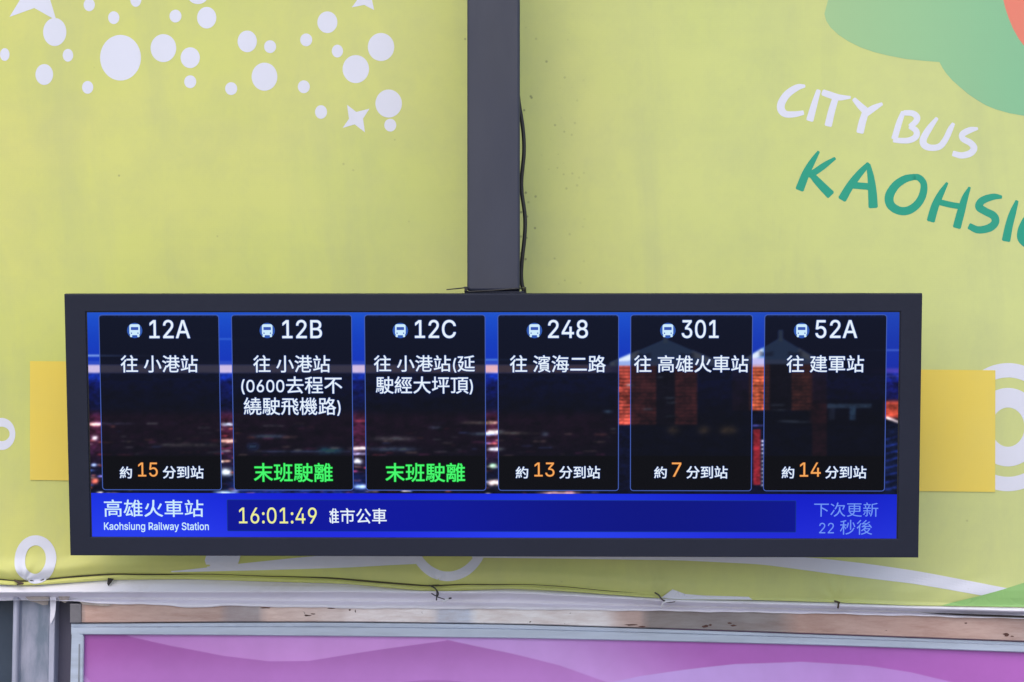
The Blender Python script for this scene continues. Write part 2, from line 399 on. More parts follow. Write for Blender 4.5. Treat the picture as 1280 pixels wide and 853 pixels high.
# ---------------------------------------------------------------- what is behind and below the banner
wall_m = paint_mat('grey_backing_board', (.30, .31, .33), .7, .3, 3)
o = from_bm('wall', box_bm(-.95, .95, .12, .16, ZC - .62, ZC + .62), wall_m); o['kind'] = 'structure'
added_pave = paint_mat('added_concrete_paving', (.30, .29, .28), .8, .2, 2)
o = from_bm('ground', box_bm(-40, 40, -60, 12, -.1, 0), added_pave); o['kind'] = 'structure'  # unseen paving, added to bounce light up onto the banner

def xstrip(name, rows, mat, parent=None, x0=-90, x1=1370, step=6, smooth=True):
    """rows: list of (y_function, Y) -> sheet swept along x; y in photo pixels measured on plane 0"""
    X = np.arange(x0, x1 + .1, step); P = []
    for fy, Yv in rows:
        yy = fy(X) if callable(fy) else np.full(len(X), float(fy)); Yv = Yv(X) if callable(Yv) else np.full(len(X), float(Yv))
        dd = Yv - CY
        P.append(np.stack([(X - 640) / F * dd, Yv, ZC - (yy - 426.5) / F * dd], -1))
    return grid(name, np.array(P), mat, parent, smooth)

tarp_m, p = principled('white_tarp', (.80, .78, .88), .5, 0, .4); n = N(p.id_data if False else tarp_m)
P_ = n.pos(2, 2, 5)
c = n.mix(n.ramp(n.noise(P_, 5, 6, .65, .5), [(.5, (0, 0, 0)), (.8, (.55, .55, .55))]), (.82, .80, .90, 1), (.55, .50, .55, 1))
n.l.new(c, p.inputs['Base Color']); n.l.new(n.bump(n.noise(n.pos(6, 1, 20), 3, 5), .002, .5), p.inputs['Normal'])
ridge = smooth_interp([(-120, 741), (143, 740), (300, 740), (430, 739.5), (520, 741), (640, 741), (850, 752), (1100, 759), (1280, 764)], 20)
valley = smooth_interp([(-120, 750), (0, 749.5), (143, 748.5), (430, 751), (640, 753), (850, 758.5), (1100, 764), (1280, 769.5), (1400, 773)], 20)
bx = np.arange(-120, 1401, 4.)
rag = .5 * np.sin(bx / 17.) + .35 * np.sin(bx / 6.1 + 1) 
tb = smooth_interp([(-120, 752), (0, 751), (30, 750), (90, 752), (134, 755), (205, 757), (225, 759), (260, 759.6), (275, 757.6), (430, 760.6), (640, 762), (850, 764.5), (1050, 768), (1280, 774), (1400, 778)], 6)
tbr = lambda x: tb(x) + np.interp(x, bx, rag) * .8
rows = [(lambda x: edge_y(x) - 14, .008), (lambda x: edge_y(x) - 3, .006), (lambda x: edge_y(x) + (ridge(x) - edge_y(x)) * .35, -.004), (lambda x: ridge(x) - 2, -.0125), (ridge, -.0150), (lambda x: ridge(x) + 1.2, -.0120),
        (lambda x: (ridge(x) + valley(x)) / 2 + 1, .010), (valley, .0200), (lambda x: valley(x) + 1.2, .0150), (lambda x: (valley(x) + tbr(x)) / 2 + .5, -.0010), (lambda x: tbr(x) - .6, -.003), (tbr, -.0015), (tbr, .004)]
tarp = xstrip('white_tarpaulin', rows, tarp_m)
tag(tarp, 'long white tarpaulin fold running between the lime banner and the metal rail', 'tarpaulin')

# steel rail: bands of bare metal, with pinkish and white reflections painted in as colour
rail_m, p = principled('weathered_rail_reflections', (.5, .45, .43), .42, .0, .5); n = N(rail_m)
Xc = n.sep(n.pos())[0]
def rx(px): return ((px - 640) / F * 3.58 + 1.0) / 2.0
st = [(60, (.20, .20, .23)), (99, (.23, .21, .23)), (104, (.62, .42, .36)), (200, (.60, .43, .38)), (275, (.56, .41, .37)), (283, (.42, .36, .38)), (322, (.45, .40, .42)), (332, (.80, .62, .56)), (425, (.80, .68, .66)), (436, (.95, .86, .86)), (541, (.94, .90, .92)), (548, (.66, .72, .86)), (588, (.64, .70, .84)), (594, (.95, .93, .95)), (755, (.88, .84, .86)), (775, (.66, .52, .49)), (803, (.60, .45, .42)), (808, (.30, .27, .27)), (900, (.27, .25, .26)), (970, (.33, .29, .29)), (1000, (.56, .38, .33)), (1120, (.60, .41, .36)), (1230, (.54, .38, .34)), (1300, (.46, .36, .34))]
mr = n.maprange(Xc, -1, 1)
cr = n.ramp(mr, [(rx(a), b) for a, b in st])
dirtf = n.ramp(n.noise(n.pos(5, 5, 26), 2.6, 8, .72, .1), [(.38, (0, 0, 0)), (.66, (.62, .62, .62))])
c = n.mix(dirtf, cr, n.mix(1, cr, (.58, .44, .40, 1), 'MULTIPLY'))
sp = n.ramp(n.noise(n.pos(20, 20, 34), 3, 4, .7), [(.69, (0, 0, 0)), (.74, (1, 1, 1))])
c = n.mix(sp, c, (.09, .05, .04, 1))
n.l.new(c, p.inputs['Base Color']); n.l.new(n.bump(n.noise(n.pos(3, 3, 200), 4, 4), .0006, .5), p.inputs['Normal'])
rb = smooth_interp([(-120, 778), (90, 779), (289, 777.6), (420, 777.4), (635, 780), (850, 786.5), (1050, 793.5), (1280, 802), (1400, 807)], 40)
fb = smooth_interp([(-120, 793), (100, 793.5), (289, 794.6), (430, 795.8), (635, 798), (850, 802.4), (1050, 807.6), (1280, 816), (1400, 821)], 40)
rt = lambda x: tb(x) - 2.2
rail = empty('steel_rail', wp(90, 770, .01)); tag(rail, 'worn flat steel rail with painted pinkish and white reflections under the tarpaulin', 'rail')
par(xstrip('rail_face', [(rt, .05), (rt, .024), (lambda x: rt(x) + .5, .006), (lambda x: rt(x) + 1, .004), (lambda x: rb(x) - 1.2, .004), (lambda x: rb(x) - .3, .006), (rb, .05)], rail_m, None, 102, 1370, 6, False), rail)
chip_m = paint_mat('rust_chip', (.13, .055, .045), .8, .5, 60)
rr = random.Random(4)
for cx_, cy_, w_, h_ in ((882, 783.5, 5, 2), (888, 781.8, 2.5, 1.4), (912, 779.5, 3, 1.3), (917, 782.5, 4, 1.5), (1259, 794, 5, 2.2), (1266, 796, 2.5, 1.2), (1208, 779.5, 2, 1), (789, 781.8, 9, 1.2), (803, 783.8, 5, .9), (384, 770, 5, 1.4), (391, 768, 3, 1), (437, 763, 1.6, 1.4), (444, 764.5, .9, 2), (331, 760.5, 8, 1), (414, 760.8, 6, .9)):
    k_ = 9; P_ = [wp(cx_ + w_ * math.cos(2 * math.pi * i / k_) * rr.uniform(.55, 1.1), cy_ + h_ * math.sin(2 * math.pi * i / k_) * rr.uniform(.5, 1.1), 0) for i in range(k_)]
    V_ = [p_ + Vector((0, .0036, 0)) for p_ in P_] + [p_ + Vector((0, .0046, 0)) for p_ in P_]
    par(mesh('rust_chip', V_, [tuple(range(k_))[::-1]] + [(i, (i + 1) % k_, k_ + (i + 1) % k_, k_ + i) for i in range(k_)], chip_m), rail)
# end of the rail seen as a darker grey square cap
cap_m = paint_mat('dull_steel', (.23, .22, .25), .45, .35, 25, .3)
a = wp(87, 755, 0); b = wp(101.4, 779, 0)
par(from_bm('end_cap', box_bm(a.x, b.x, .002, .05, b.z, a.z, .001, 2), cap_m), rail)

# aluminium frame round the purple poster
alu = paint_mat('brushed_aluminium', (.50, .57, .71), .38, .22, 6, .35, .5, (1, 1, 12), None, .0006)
alu_d = paint_mat('dark_aluminium', (.28, .30, .35), .5, .3, 6, .3)  # darker grey tone of the strip on the stile
frame = empty('poster_frame', wp(96, 800, .02)); tag(frame, 'pale grey aluminium frame around the purple poster below the steel rail', 'frame')
mid = lambda x: rb(x) + (fb(x) - rb(x)) * .34
par(xstrip('top_bar', [(lambda x: rb(x) + .1, .05), (lambda x: rb(x) + .5, .0125), (lambda x: rb(x) + 1.2, .0105), (lambda x: mid(x) - .5, .0105), (lambda x: mid(x), .0085), (lambda x: mid(x) + .8, .0075), (lambda x: fb(x) - 1.2, .0075), (lambda x: fb(x) - .4, .0085), (fb, .010), (fb, .04)], alu, None, 89, 1370, 6, False), frame)
bmf = bmesh.new()
def qprism(bm, pts, y0, y1):
    lo = [bm.verts.new(wp(x, y, 0) + Vector((0, y0, 0))) for x, y in pts]; hi = [bm.verts.new(wp(x, y, 0) + Vector((0, y1, 0))) for x, y in pts]
    bm.faces.new(lo); bm.faces.new(hi[::-1]); k = len(pts)
    for i in range(k): bm.faces.new((lo[i], hi[i], hi[(i + 1) % k], lo[(i + 1) % k]))
    bmesh.ops.recalc_face_normals(bm, faces=bm.faces[:])
qprism(bmf, [(88.5, 786), (103.5, 795.5), (101.5, 930), (84.5, 930)], .0070, .05)
bmesh.ops.bevel(bmf, geom=bmf.edges[:], offset=.0012, segments=2, affect='EDGES')
par(from_bm('side_stile', bmf, alu), frame)
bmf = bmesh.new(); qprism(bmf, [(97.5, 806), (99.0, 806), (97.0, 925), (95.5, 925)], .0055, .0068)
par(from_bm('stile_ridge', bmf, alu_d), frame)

# purple poster (flat print, colour gradients are part of the print)
def sm(a, b, x): t = np.clip((x - a) / (b - a), 0, 1); return t * t * (3 - 2 * t)
def purple(x, y):
    y = y + .5 * np.sin(x / 33.)
    A = lambda c: lin(c)
    def mixc(a, b, t): return a * (1 - t[..., None]) + b * t[..., None]
    one = np.ones(x.shape + (1,))
    g = mixc(A((160, 80, 165)) * one, A((182, 118, 200)) * one, sm(800, 850, y) * .55 + sm(120, 620, x) * .45)
    # left light wave
    c1 = np.interp(x, [150, 161, 215, 279, 336, 386, 420, 490, 561], [790, 795, 808, 820.5, 826.5, 826, 821, 810.5, 800])
    t = sm(-.7, .7, c1 - y) * sm(150, 165, x) * sm(562, 556, x)
    g = mixc(g, mixc(A((186, 122, 198)) * one, A((200, 138, 215)) * one, sm(150, 430, x)), t)
    # right light wave
    c2 = np.interp(x, [545, 561, 640, 700, 760, 800], [795, 800, 817.5, 832.5, 853, 865])
    t = sm(-.7, .7, c2 - y) * sm(548, 560, x)
    t = np.where(x > 790, 1, t)
    g = mixc(g, mixc(A((196, 146, 220)) * one, A((172, 92, 184)) * one, sm(650, 900, x + (y - 810) * -1.5)), t)
    c3 = np.interp(x, [700, 760, 800, 850, 920, 1001, 1085, 1140, 1193, 1250, 1400], [875, 853.5, 845, 838.5, 830.5, 827, 833, 841, 853, 870, 905])
    t = sm(-.7, .7, y - c3) * sm(740, 770, x)
    g = mixc(g, mixc(A((190, 152, 224)) * one, A((184, 130, 208)) * one, sm(850, 1150, x)), t)
    # low arc in the middle
    c4 = 850 + ((x - 545) / 40.) ** 2 * 3
    g = mixc(g, A((160, 90, 175)) * one, sm(-.6, .6, y - c4) * .7)
    # left corner sliver
    g = mixc(g, A((200, 150, 215)) * one, sm(-1, 1, (y - 842) - (x - 103) * 1.0) * sm(118, 108, x) * .6)
    return g * .93 + g.mean(-1, keepdims=True) * .07
X = np.arange(97, 1371, 2.); Yp = np.arange(786, 930, 1.); XX, YY = np.meshgrid(X, Yp); Yd = .016; dd = Yd - CY
P = np.stack([(XX - 640) / F * dd, np.full(XX.shape, Yd), ZC - (YY - 426.5) / F * dd], -1)
pm, p = principled('purple_print', (.4, .2, .45), .35, 0, .4); n = N(pm)
a = n.new('ShaderNodeVertexColor', layer_name='picture')
n.l.new(n.mix(1, a.outputs[0], n.ramp(n.noise(n.pos(), 30, 5), [(.3, (.93, .93, .93)), (.7, (1, 1, 1))]), 'MULTIPLY'), p.inputs['Base Color'])
poster = grid('purple_poster', P, pm, colors=purple(XX, YY) * 1.12)
tag(poster, 'purple poster with overlapping pale waves, held in the aluminium frame', 'poster')
# slivers of white backing where the poster slipped from under the bar
sliver_m = paint_mat('white_paper_edge', (.8, .8, .84), .6, .2, 40)
for i, (x0, x1) in enumerate(((121, 140), (143, 150), (196, 214), (546, 560))):
    bmf = bmesh.new(); qprism(bmf, [(x0, fb(x0) - 1), (x1, fb(x1) - 1), (x1 - 2, fb(x1) + .9), (x0 + 1, fb(x0) + 1.1)], .0125, .0133)
    o = from_bm('paper_sliver', bmf, sliver_m); par(o, poster)

# left steel post: channel with a folded lip, then a dark panel painting the recess shade
steel = paint_mat('galvanised_post', (.17, .21, .28), .42, .5, 5, .15, .5, (9, 3, 2.5), (.40, .40, .52), .0008)
steel_l = paint_mat('chalky_edge', (.46, .47, .60), .5, .3, 12, .1, .5, (3, 3, .6))
recess_shade_m = paint_mat('reveal_shade_paint', (.105, .098, .155), .55, .3, 6)
slate_dk = paint_mat('dark_side_panel', (.030, .050, .085), .5, .4, 8)
post_l = empty('channel_post', wp(40, 850, .05)); tag(post_l, 'blue grey galvanised steel channel post at the left edge under the tarpaulin', 'post')
def plan_strip(name, prof, mat, y0, y1, parent, smooth=False):
    """prof: list of (photo x, depth); swept vertically"""
    v = []; f = []
    for x, Yv in prof:
        for y in (y0, (y0 + y1) / 2, y1):
            v.append(wp(x - (y - 750) * .02, y, 0) + Vector((0, Yv, 0)))
    for i in range(len(prof) - 1):
        for k in range(2): a = i * 3 + k; f.append((a, a + 1, a + 4, a + 3))
    return par(mesh(name, v, f, mat, None, smooth), parent)
plan_strip('folded_lip', [(12.0, .060), (13.5, .020), (14.5, .013), (16.5, .0105), (19.5, .0105), (21.2, .013), (21.9, .017)], steel_l, 742, 930, post_l, True)
plan_strip('web', [(22, .0175), (24, .022), (40, .0215), (58, .0225), (59.5, .021)], steel, 742, 930, post_l)
plan_strip('front_edge', [(59.6, .0205), (60.4, .014), (66.5, .0135), (67.3, .015), (67.6, .060)], steel_l, 742, 930, post_l)
panel_l = mesh('side_panel', [wp(x, y, 0) + Vector((0, .055, 0)) for x, y in ((-100, 738), (14, 738), (8, 930), (-100, 930))] + [wp(x, y, 0) + Vector((0, .075, 0)) for x, y in ((-100, 738), (14, 738), (8, 930), (-100, 930))],
     [(3, 2, 1, 0), (4, 5, 6, 7), (0, 1, 5, 4), (1, 2, 6, 5), (2, 3, 7, 6), (3, 0, 4, 7)], slate_dk)
tag(panel_l, 'dark slate side panel at the far left beside the channel post', 'panel')
recess_shade = mesh('reveal_shade', [wp(x, y, 0) + Vector((0, .045, 0)) for x, y in ((66, 738), (90, 738), (88, 930), (60, 930))] + [wp(x, y, 0) + Vector((0, .07, 0)) for x, y in ((66, 738), (90, 738), (88, 930), (60, 930))],
     [(3, 2, 1, 0), (4, 5, 6, 7), (0, 1, 5, 4), (1, 2, 6, 5), (2, 3, 7, 6), (3, 0, 4, 7)], recess_shade_m)
tag(recess_shade, 'dark purple grey strip painting the recess shade between the channel post and the poster frame', 'panel')
# torn ends of the tarpaulin hanging down, and dark slivers painted as shaded gaps
def flap_or_gap(pts, Yv, mat):
    b = bmesh.new(); lo = [b.verts.new(wp(x, y, 0) + Vector((0, Yv + .0006 * math.sin(i * 2.1), 0))) for i, (x, y) in enumerate(pts)]
    b.faces.new(lo[::-1]); 
    r = bmesh.ops.extrude_face_region(b, geom=b.faces[:])
    for g in r['geom']:
        if isinstance(g, bmesh.types.BMVert): g.co.y += .0008
    bmesh.ops.recalc_face_normals(b, faces=b.faces[:]); return from_bm('torn_flap_or_gap', b, mat)
flap_b = paint_mat('stained_flap', (.50, .43, .40), .6, .5, 40)
par(flap_or_gap([(60.5, 747), (68.5, 747), (67.6, 765), (66.2, 772), (64.5, 776), (61.5, 781.5), (60.6, 776), (61.2, 764)], .0115, tarp_m), tarp)
par(flap_or_gap([(71, 746), (86, 746), (83.5, 752), (80, 755), (76, 753.5), (73.5, 751)], .0105, flap_b), tarp)
par(flap_or_gap([(30, 747), (60, 747), (58.5, 757), (52, 757.5), (44, 754.5), (36, 752.5)], .0095, flap_b), tarp)
par(flap_or_gap([(98, 751), (150, 753), (136, 757.5), (120, 757), (104, 756)], -.0005, flap_b), tarp)
gap_dark = paint_mat('gap_dark', (.035, .028, .028), .8, .5, 40)  # darkness of the tear and of the gap under the tarpaulin, as colour
par(flap_or_gap([(136, 722), (143.5, 723), (140.5, 727.5), (136.5, 732), (135, 729)], -.0085, gap_dark), tarp)
par(flap_or_gap([(1150, 765.5), (1190, 766.5), (1290, 770), (1290, 772.5), (1230, 770.5), (1180, 768)], -.0045, gap_dark), tarp)

# ties that lash the banner to the rail
def tie(name, pieces, label, cat, root_px):
    r = empty(name, wp(root_px[0], root_px[1], -.01)); tag(r, label, cat)
    for nm, pts, rd, m in pieces:
        par(tube(nm, [wp(x, y, 0) + Vector((0, Yv - .0055, 0)) for x, y, Yv in pts], rd, m, res=4), r)
    return r
wire_d = paint_mat('weathered_wire', (.05, .045, .05), .6, .4, 60)
nyl = paint_mat('white_nylon', (.78, .78, .84), .4, .1, 60)
knot = paint_mat('brown_twine', (.10, .065, .045), .8, .4, 60)
tie('wire_tie', [('loop', [(537, 731, -.006), (541, 732, -.012), (545, 734, -.015), (547, 738, -.015), (546.5, 743, -.014), (546, 749, -.012)], .0010, wire_d),
                 ('loop', [(540, 740.5, -.012), (543, 742, -.015), (547, 744, -.016), (549, 741, -.016), (547, 736, -.014), (543, 733.5, -.011)], .0008, wire_d),
                 ('tail', [(546, 744, -.014), (551, 746, -.015), (557, 747.5, -.017)], .0007, wire_d),
                 ('white_end', [(555, 750, -.015), (558, 748.5, -.018), (561, 746.5, -.02)], .0020, nyl), ('tip', [(562, 746, -.02), (563.7, 745.6, -.021), (565, 745.4, -.021)], .0012, wire_d)],
    'twisted dark wire tie with a white end at the banner edge under the display', 'wire tie', (546, 742))
tie('wire_tie', [('loop', [(818, 740, -.008), (821, 741, -.012), (824, 744, -.014), (826, 748, -.013), (830, 750, -.012)], .0011, wire_d),
                 ('white_end', [(826, 758, -.010), (827, 753, -.013), (830, 750.5, -.014), (836, 750, -.014)], .0012, nyl), ('tail', [(830, 751, -.014), (836, 752.5, -.013), (843, 750.5, -.013)], .0006, wire_d)],
    'short dark wire tie with a white tail, right of the middle of the banner edge', 'wire tie', (824, 746))
tie('wire_tie', [('loop', [(1042, 750.5, -.006), (1045, 751, -.011), (1048, 752.5, -.011)], .0014, knot), ('tail', [(1046, 752, -.01), (1046.5, 755, -.011), (1045.5, 759, -.010)], .0013, knot)],
    'small brown knot poking through the banner edge, rightmost of the ties', 'wire tie', (1046, 753))
tie('wire_tie', [('loop', [(20, 725, -.004), (25, 727, -.009), (31, 728.5, -.010)], .0017, knot), ('tail', [(24, 729.5, -.009), (28, 729, -.011), (32, 728, -.009)], .0011, knot)],
    'brown twine knot on the banner edge at the far left', 'wire tie', (27, 728))

# ---------------------------------------------------------------- hanging post and cable
YP = -.165
s_ = (YP - CY) / F
x0, x1 = (584 - 640) * s_, (650 - 640) * s_
post = empty('hanging_post', (0, YP + .035, ZC + .08)); tag(post, 'dark slate square steel post that carries the bus display', 'post')
zb = ZC - (364 - 426.5) * s_
par(from_bm('tube_section', box_bm(x0, x1, YP, YP + .07, zb, ZC + .62, .0035, 3), slate_post), post)
a = (580.5 - 640) * s_; b = (655.5 - 640) * s_
par(from_bm('foot_bracket', box_bm(a, b, YP - .002, YP + .075, ZC - (380 - 426.5) * s_, zb - .0002, .0012, 2), slate), post)

YK = YP + .03
ks = (YK - CY) / F
kp = lambda x, y, Yv=YK: Vector(((x - 640) * (Yv - CY) / F, Yv, ZC - (y - 426.5) * (Yv - CY) / F))
cab = [(644, -60), (645, 60), (646.5, 110), (649, 132), (652, 148), (654.6, 168), (655.3, 190), (653.5, 208), (651.6, 225), (652.2, 243), (655.4, 262), (656.8, 277), (655.8, 298), (653, 320), (651.3, 342), (652.2, 356), (655.5, 366), (659, 374)]
cable = tube('power_cable', [kp(*c) for c in cab], .0027, rubber, res=8)
tag(cable, 'black cable running down the right side of the hanging post', 'cable')
zt = empty('cable_tie', kp(616, 363, YP)); tag(zt, 'black cable tie strapped round the foot of the hanging post, its tail sticking out left', 'cable tie')
q = lambda x, y, Yv: kp(x, y, Yv)
par(tube('strap', [q(582.5, 364.5, YP + .02), q(582.6, 364.5, YP - .0025), q(587, 364.8, YP - .0042), q(616, 363.2, YP - .0042), q(646, 361, YP - .0042), q(652, 360.5, YP - .002), q(656.5, 360.2, YP + .02), q(657, 360.2, YP + .045)], .0010, tie_black, res=6), zt)
par(tube('tail', [q(584, 359.6, YP - .003), q(575, 360.6, YP - .004), q(558, 362.3, YP - .006)], [.0009, .0009, .0007], tie_black), zt)
hb = q(582.5, 360.5, YP - .003)
par(from_bm('head', box_bm(hb.x - .0022, hb.x + .0022, hb.y - .002, hb.y + .004, hb.z - .0045, hb.z + .0022, .0006, 2), tie_black), zt)
hb = q(655, 360.8, YK - .004)
par(from_bm('knot', box_bm(hb.x - .0028, hb.x + .003, hb.y - .003, hb.y + .004, hb.z - .0035, hb.z + .0022, .0008, 2), tie_black), zt)

# ---------------------------------------------------------------- the display
ya, pi_, DW, DH = -.03012, .11332, 1.14389, .35545
rotm = Matrix.Rotation(ya, 3, 'Z') @ Matrix.Rotation(pi_, 3, 'X')
ctr = Vector((-.02728, CY + 3.4, ZC - .11399))
disp_o = empty('bus_display', ctr, rotm)
tag(disp_o, 'wide dark framed electronic bus arrival display with six route columns', 'bus display')
invr = rotm.transposed()
def pl(x, y, h=0.):
    """photo pixel -> (u, v) on the display plane (local x and z)"""
    d = Vector(((x - 640) / F, 1, -(y - 426.5) / F)); nrm = rotm @ Vector((0, 1, 0))
    t = (ctr - cam.location).dot(nrm) / d.dot(nrm); Pw = cam.location + d * t
    q_ = invr @ (Pw - ctr); return q_.x, q_.z
ML, MR, MT, MB = .02818, .02815, .02373, .02546
sx0, sx1, sz0, sz1 = -DW / 2 + ML, DW / 2 - MR, -DH / 2 + MB, DH / 2 - MT
REC = .0030          # screen lies this far behind the bezel face
def child(o): o.parent = disp_o; return o
# housing
child(from_bm('housing', box_bm(-DW / 2 + .004, DW / 2 - .004, .0125, .052, -DH / 2 + .004, DH / 2 - .004, .003, 2), slate))
# bezel: four mitred rails
def bezel_bar(k):
    o_ = [(-DW / 2, DH / 2), (DW / 2, DH / 2), (DW / 2, -DH / 2), (-DW / 2, -DH / 2)]; i_ = [(sx0, sz1), (sx1, sz1), (sx1, sz0), (sx0, sz0)]
    a, b, c_, d_ = o_[k], o_[(k + 1) % 4], i_[(k + 1) % 4], i_[k]
    bm = bmesh.new()
    fr_ = [bm.verts.new((p_[0], 0, p_[1])) for p_ in (a, b, c_, d_)]; bk = [bm.verts.new((p_[0], .012, p_[1])) for p_ in (a, b, c_, d_)]
    bm.faces.new(fr_[::-1]); bm.faces.new(bk)
    for j in range(4): bm.faces.new((fr_[j], fr_[(j + 1) % 4], bk[(j + 1) % 4], bk[j]))
    bmesh.ops.recalc_face_normals(bm, faces=bm.faces[:])
    es = [e_ for e_ in bm.edges if (e_.verts[0] in fr_ and e_.verts[1] in fr_) and {e_.verts[0], e_.verts[1]} in ({fr_[0], fr_[1]}, {fr_[2], fr_[3]})]
    bmesh.ops.bevel(bm, geom=es, offset=.0012, segments=3, profile=.5, affect='EDGES')
    return bm
for k in range(4): child(from_bm('bezel_bar', bezel_bar(k), slate))
# black gap between bezel and lit area
black = paint_mat('black_gasket', (.008, .008, .010), .5, .1, 10)
bm = bmesh.new()
for (a0, a1, b0, b1) in ((sx0 - .001, sx0 + .0016, sz0, sz1), (sx1 - .0014, sx1 + .001, sz0, sz1), (sx0 + .0016, sx1 - .0014, sz1 - .0010, sz1 + .001)):
    bb = box_bm(a0, a1, REC - .0006, REC + .004, b0, b1); me_ = bpy.data.meshes.new('t'); bb.to_mesh(me_); bb.free(); bm.from_mesh(me_); bpy.data.meshes.remove(me_)
child(from_bm('gasket', bm, black))

# ---- the picture shown on the screen
def blur1(a, s, ax):
    r = int(3 * s) + 1; k = np.exp(-.5 * (np.arange(-r, r + 1) / s) ** 2); k /= k.sum()
    pad = [(0, 0)] * a.ndim; pad[ax] = (r, r); b = np.pad(a, pad, 'edge'); out = np.zeros_like(a)
    for i, kk in enumerate(k):
        sl = [slice(None)] * a.ndim; sl[ax] = slice(i, i + a.shape[ax]); out += kk * b[tuple(sl)]
    return out
CX0, CX1, CY0, CY1 = 100, 1132, 384, 626; SS = 2
cw, ch = (CX1 - CX0) * SS, (CY1 - CY0) * SS
GY, GX = np.mgrid[0:ch, 0:cw]; PX = CX0 + GX / SS; PY = CY0 + GY / SS
img = np.zeros((ch, cw, 3))
def C(*c): return np.array(c, float)
ks_y = [384, 400, 425, 455, 474, 478, 500, 520, 626]
ks_c = np.array([(35, 90, 205), (22, 75, 200), (16, 62, 190), (16, 52, 185), (14, 44, 160), (10, 22, 95), (8, 16, 60), (9, 13, 36), (10, 14, 34)], float)
for k in range(3): img[..., k] = np.interp(PY, ks_y, ks_c[:, k])
right = sm(740, 1100, PX)[..., None]
img = img * (1 - right * .25) + C(40, 30, 120) * right * .25 * (PY < 500)[..., None]
def over(mask, c): 
    global img
    m = np.clip(mask, 0, 1)[..., None]; img = img * (1 - m) + np.array(c, float) * m
def bandm(y0, y1, s=1.): return sm(y0 - s, y0 + s, PY) * sm(y1 + s, y1 - s, PY)
fade = sm(800, 720, PX)
wav = 1.2 * np.sin(PX / 90.)
over(sm(455.5, 457.5, PY + wav * 0) * sm(468, 465.5, PY) * fade * .9, (228, 205, 235)); over(bandm(457, 466) * sm(400, 640, PX) * fade * .5, (255, 170, 150))
over(bandm(452, 455) * fade * .45, (90, 110, 210)); over(bandm(444.2, 446, .7) * sm(240, 110, PX) * .95, (170, 200, 250))
over(bandm(423.7, 425, .7) * sm(200, 270, PX) * sm(420, 330, PX) * .6, (100, 150, 240)); over(bandm(449.5, 451, .7) * sm(520, 590, PX) * sm(700, 630, PX) * .8, (130, 180, 250))
over(bandm(437.5, 439, .7) * sm(1040, 1110, PX) * .6, (120, 150, 240)); over(bandm(461, 467, 2) * sm(1060, 1110, PX) * .55, (105, 75, 190)); over(bandm(470, 472, 1) * sm(1060, 1110, PX) * .5, (90, 80, 180))
# far mountain and city glow
over(sm(509, 524, PY) * sm(800, 740, PX) * .55 * sm(600, 540, PY), (110, 36, 62))
lights = np.zeros_like(img)
for _ in range(620):
    x = rng.uniform(100, 775); y = 520 + 98 * rng.beta(1.9, 1.2); pal = [(255, 240, 235), (250, 120, 80), (210, 60, 60), (90, 140, 255), (255, 190, 150), (180, 60, 110)][rng.integers(6)]
    ln = rng.uniform(1, 9) ; h = rng.uniform(.5, 1.6); a_ = rng.uniform(.05, .95) ** 1.6
    xa, xb = int((x - ln - CX0) * SS), int((x + ln - CX0) * SS); ya_, yb = int((y - CY0) * SS), int((y + h - CY0) * SS) + 1
    xa = max(xa, 0); xb = min(max(xb, xa + 1), cw); yb = min(yb, ch)
    lights[ya_:yb, xa:xb] = np.maximum(lights[ya_:yb, xa:xb], C(*pal) * a_)
for (x, y, lx, h, pal) in [(620, 541, 11, 2.6, (255, 235, 235)), (620, 562, 10, 1.8, (230, 235, 255)), (449, 561, 12, 1.6, (255, 235, 240)), (449, 568, 9, 1.2, (200, 190, 255)), (447, 577, 5, 3, (225, 230, 255)), (284, 552, 10, 2, (255, 190, 170)),
        (282, 591, 6, 4, (220, 235, 255)), (284, 617, 14, 2.5, (190, 220, 255)), (449, 609, 10, 2.5, (190, 220, 255)), (118, 531, 8, 1.8, (255, 185, 175)), (118, 548, 3, 2.5, (240, 220, 240)), (117, 582, 3, 1.5, (160, 190, 255)), (618, 604, 8, 3, (255, 225, 225)), (616, 583, 4, 2.5, (170, 230, 190)), (118, 602, 4, 3, (220, 100, 70)),
        (284, 531, 8, 1.6, (200, 215, 250)), (700, 617, 24, 1.5, (200, 150, 150)), (335, 546, 20, 2, (150, 190, 250)), (361, 547, 10, 1.4, (230, 150, 130)), (380, 565, 60, 1.0, (130, 160, 240)), (412, 564, 16, 3.5, (40, 190, 255)), (316, 559, 7, 4, (70, 130, 255)), (490, 549, 26, 2.4, (200, 170, 170)),
        (492, 562, 28, 2.4, (140, 170, 230)), (600, 529, 22, 1.6, (230, 180, 150)), (605, 543, 18, 1.6, (150, 190, 250)), (640, 542, 22, 1.5, (220, 180, 150)), (545, 535, 8, 1.5, (160, 170, 220)), (240, 557, 36, 2, (200, 170, 160)), (681, 543, 4, 2.5, (150, 170, 220)), (760, 515, 5, 1.6, (120, 180, 240)), (137, 530, 30, 1.2, (120, 110, 150))]:
    m = np.exp(-((PX - x) / lx) ** 4) * np.exp(-((PY - y) / h) ** 2); lights = np.maximum(lights, C(*pal)[None, None] * m[..., None])
lights = blur1(blur1(lights, 2.2, 1), 1.0, 0) * 1.45
hide = np.clip(1 - sm(768, 774, PX), 0, 1)[..., None]
lowd = (1 - .35 * sm(140, 260, PX) * sm(270, 262, PX))[..., None]
img = img * (1 - np.clip(lights / 255, 0, 1) * hide) + lights * hide * lowd
over(sm(585, 612, PY) * sm(270, 300, PX) * sm(480, 440, PX) * .5, (25, 60, 190))
# dark ground right of the city
over(sm(531, 533, PY) * sm(770, 776, PX), (9, 14, 38))
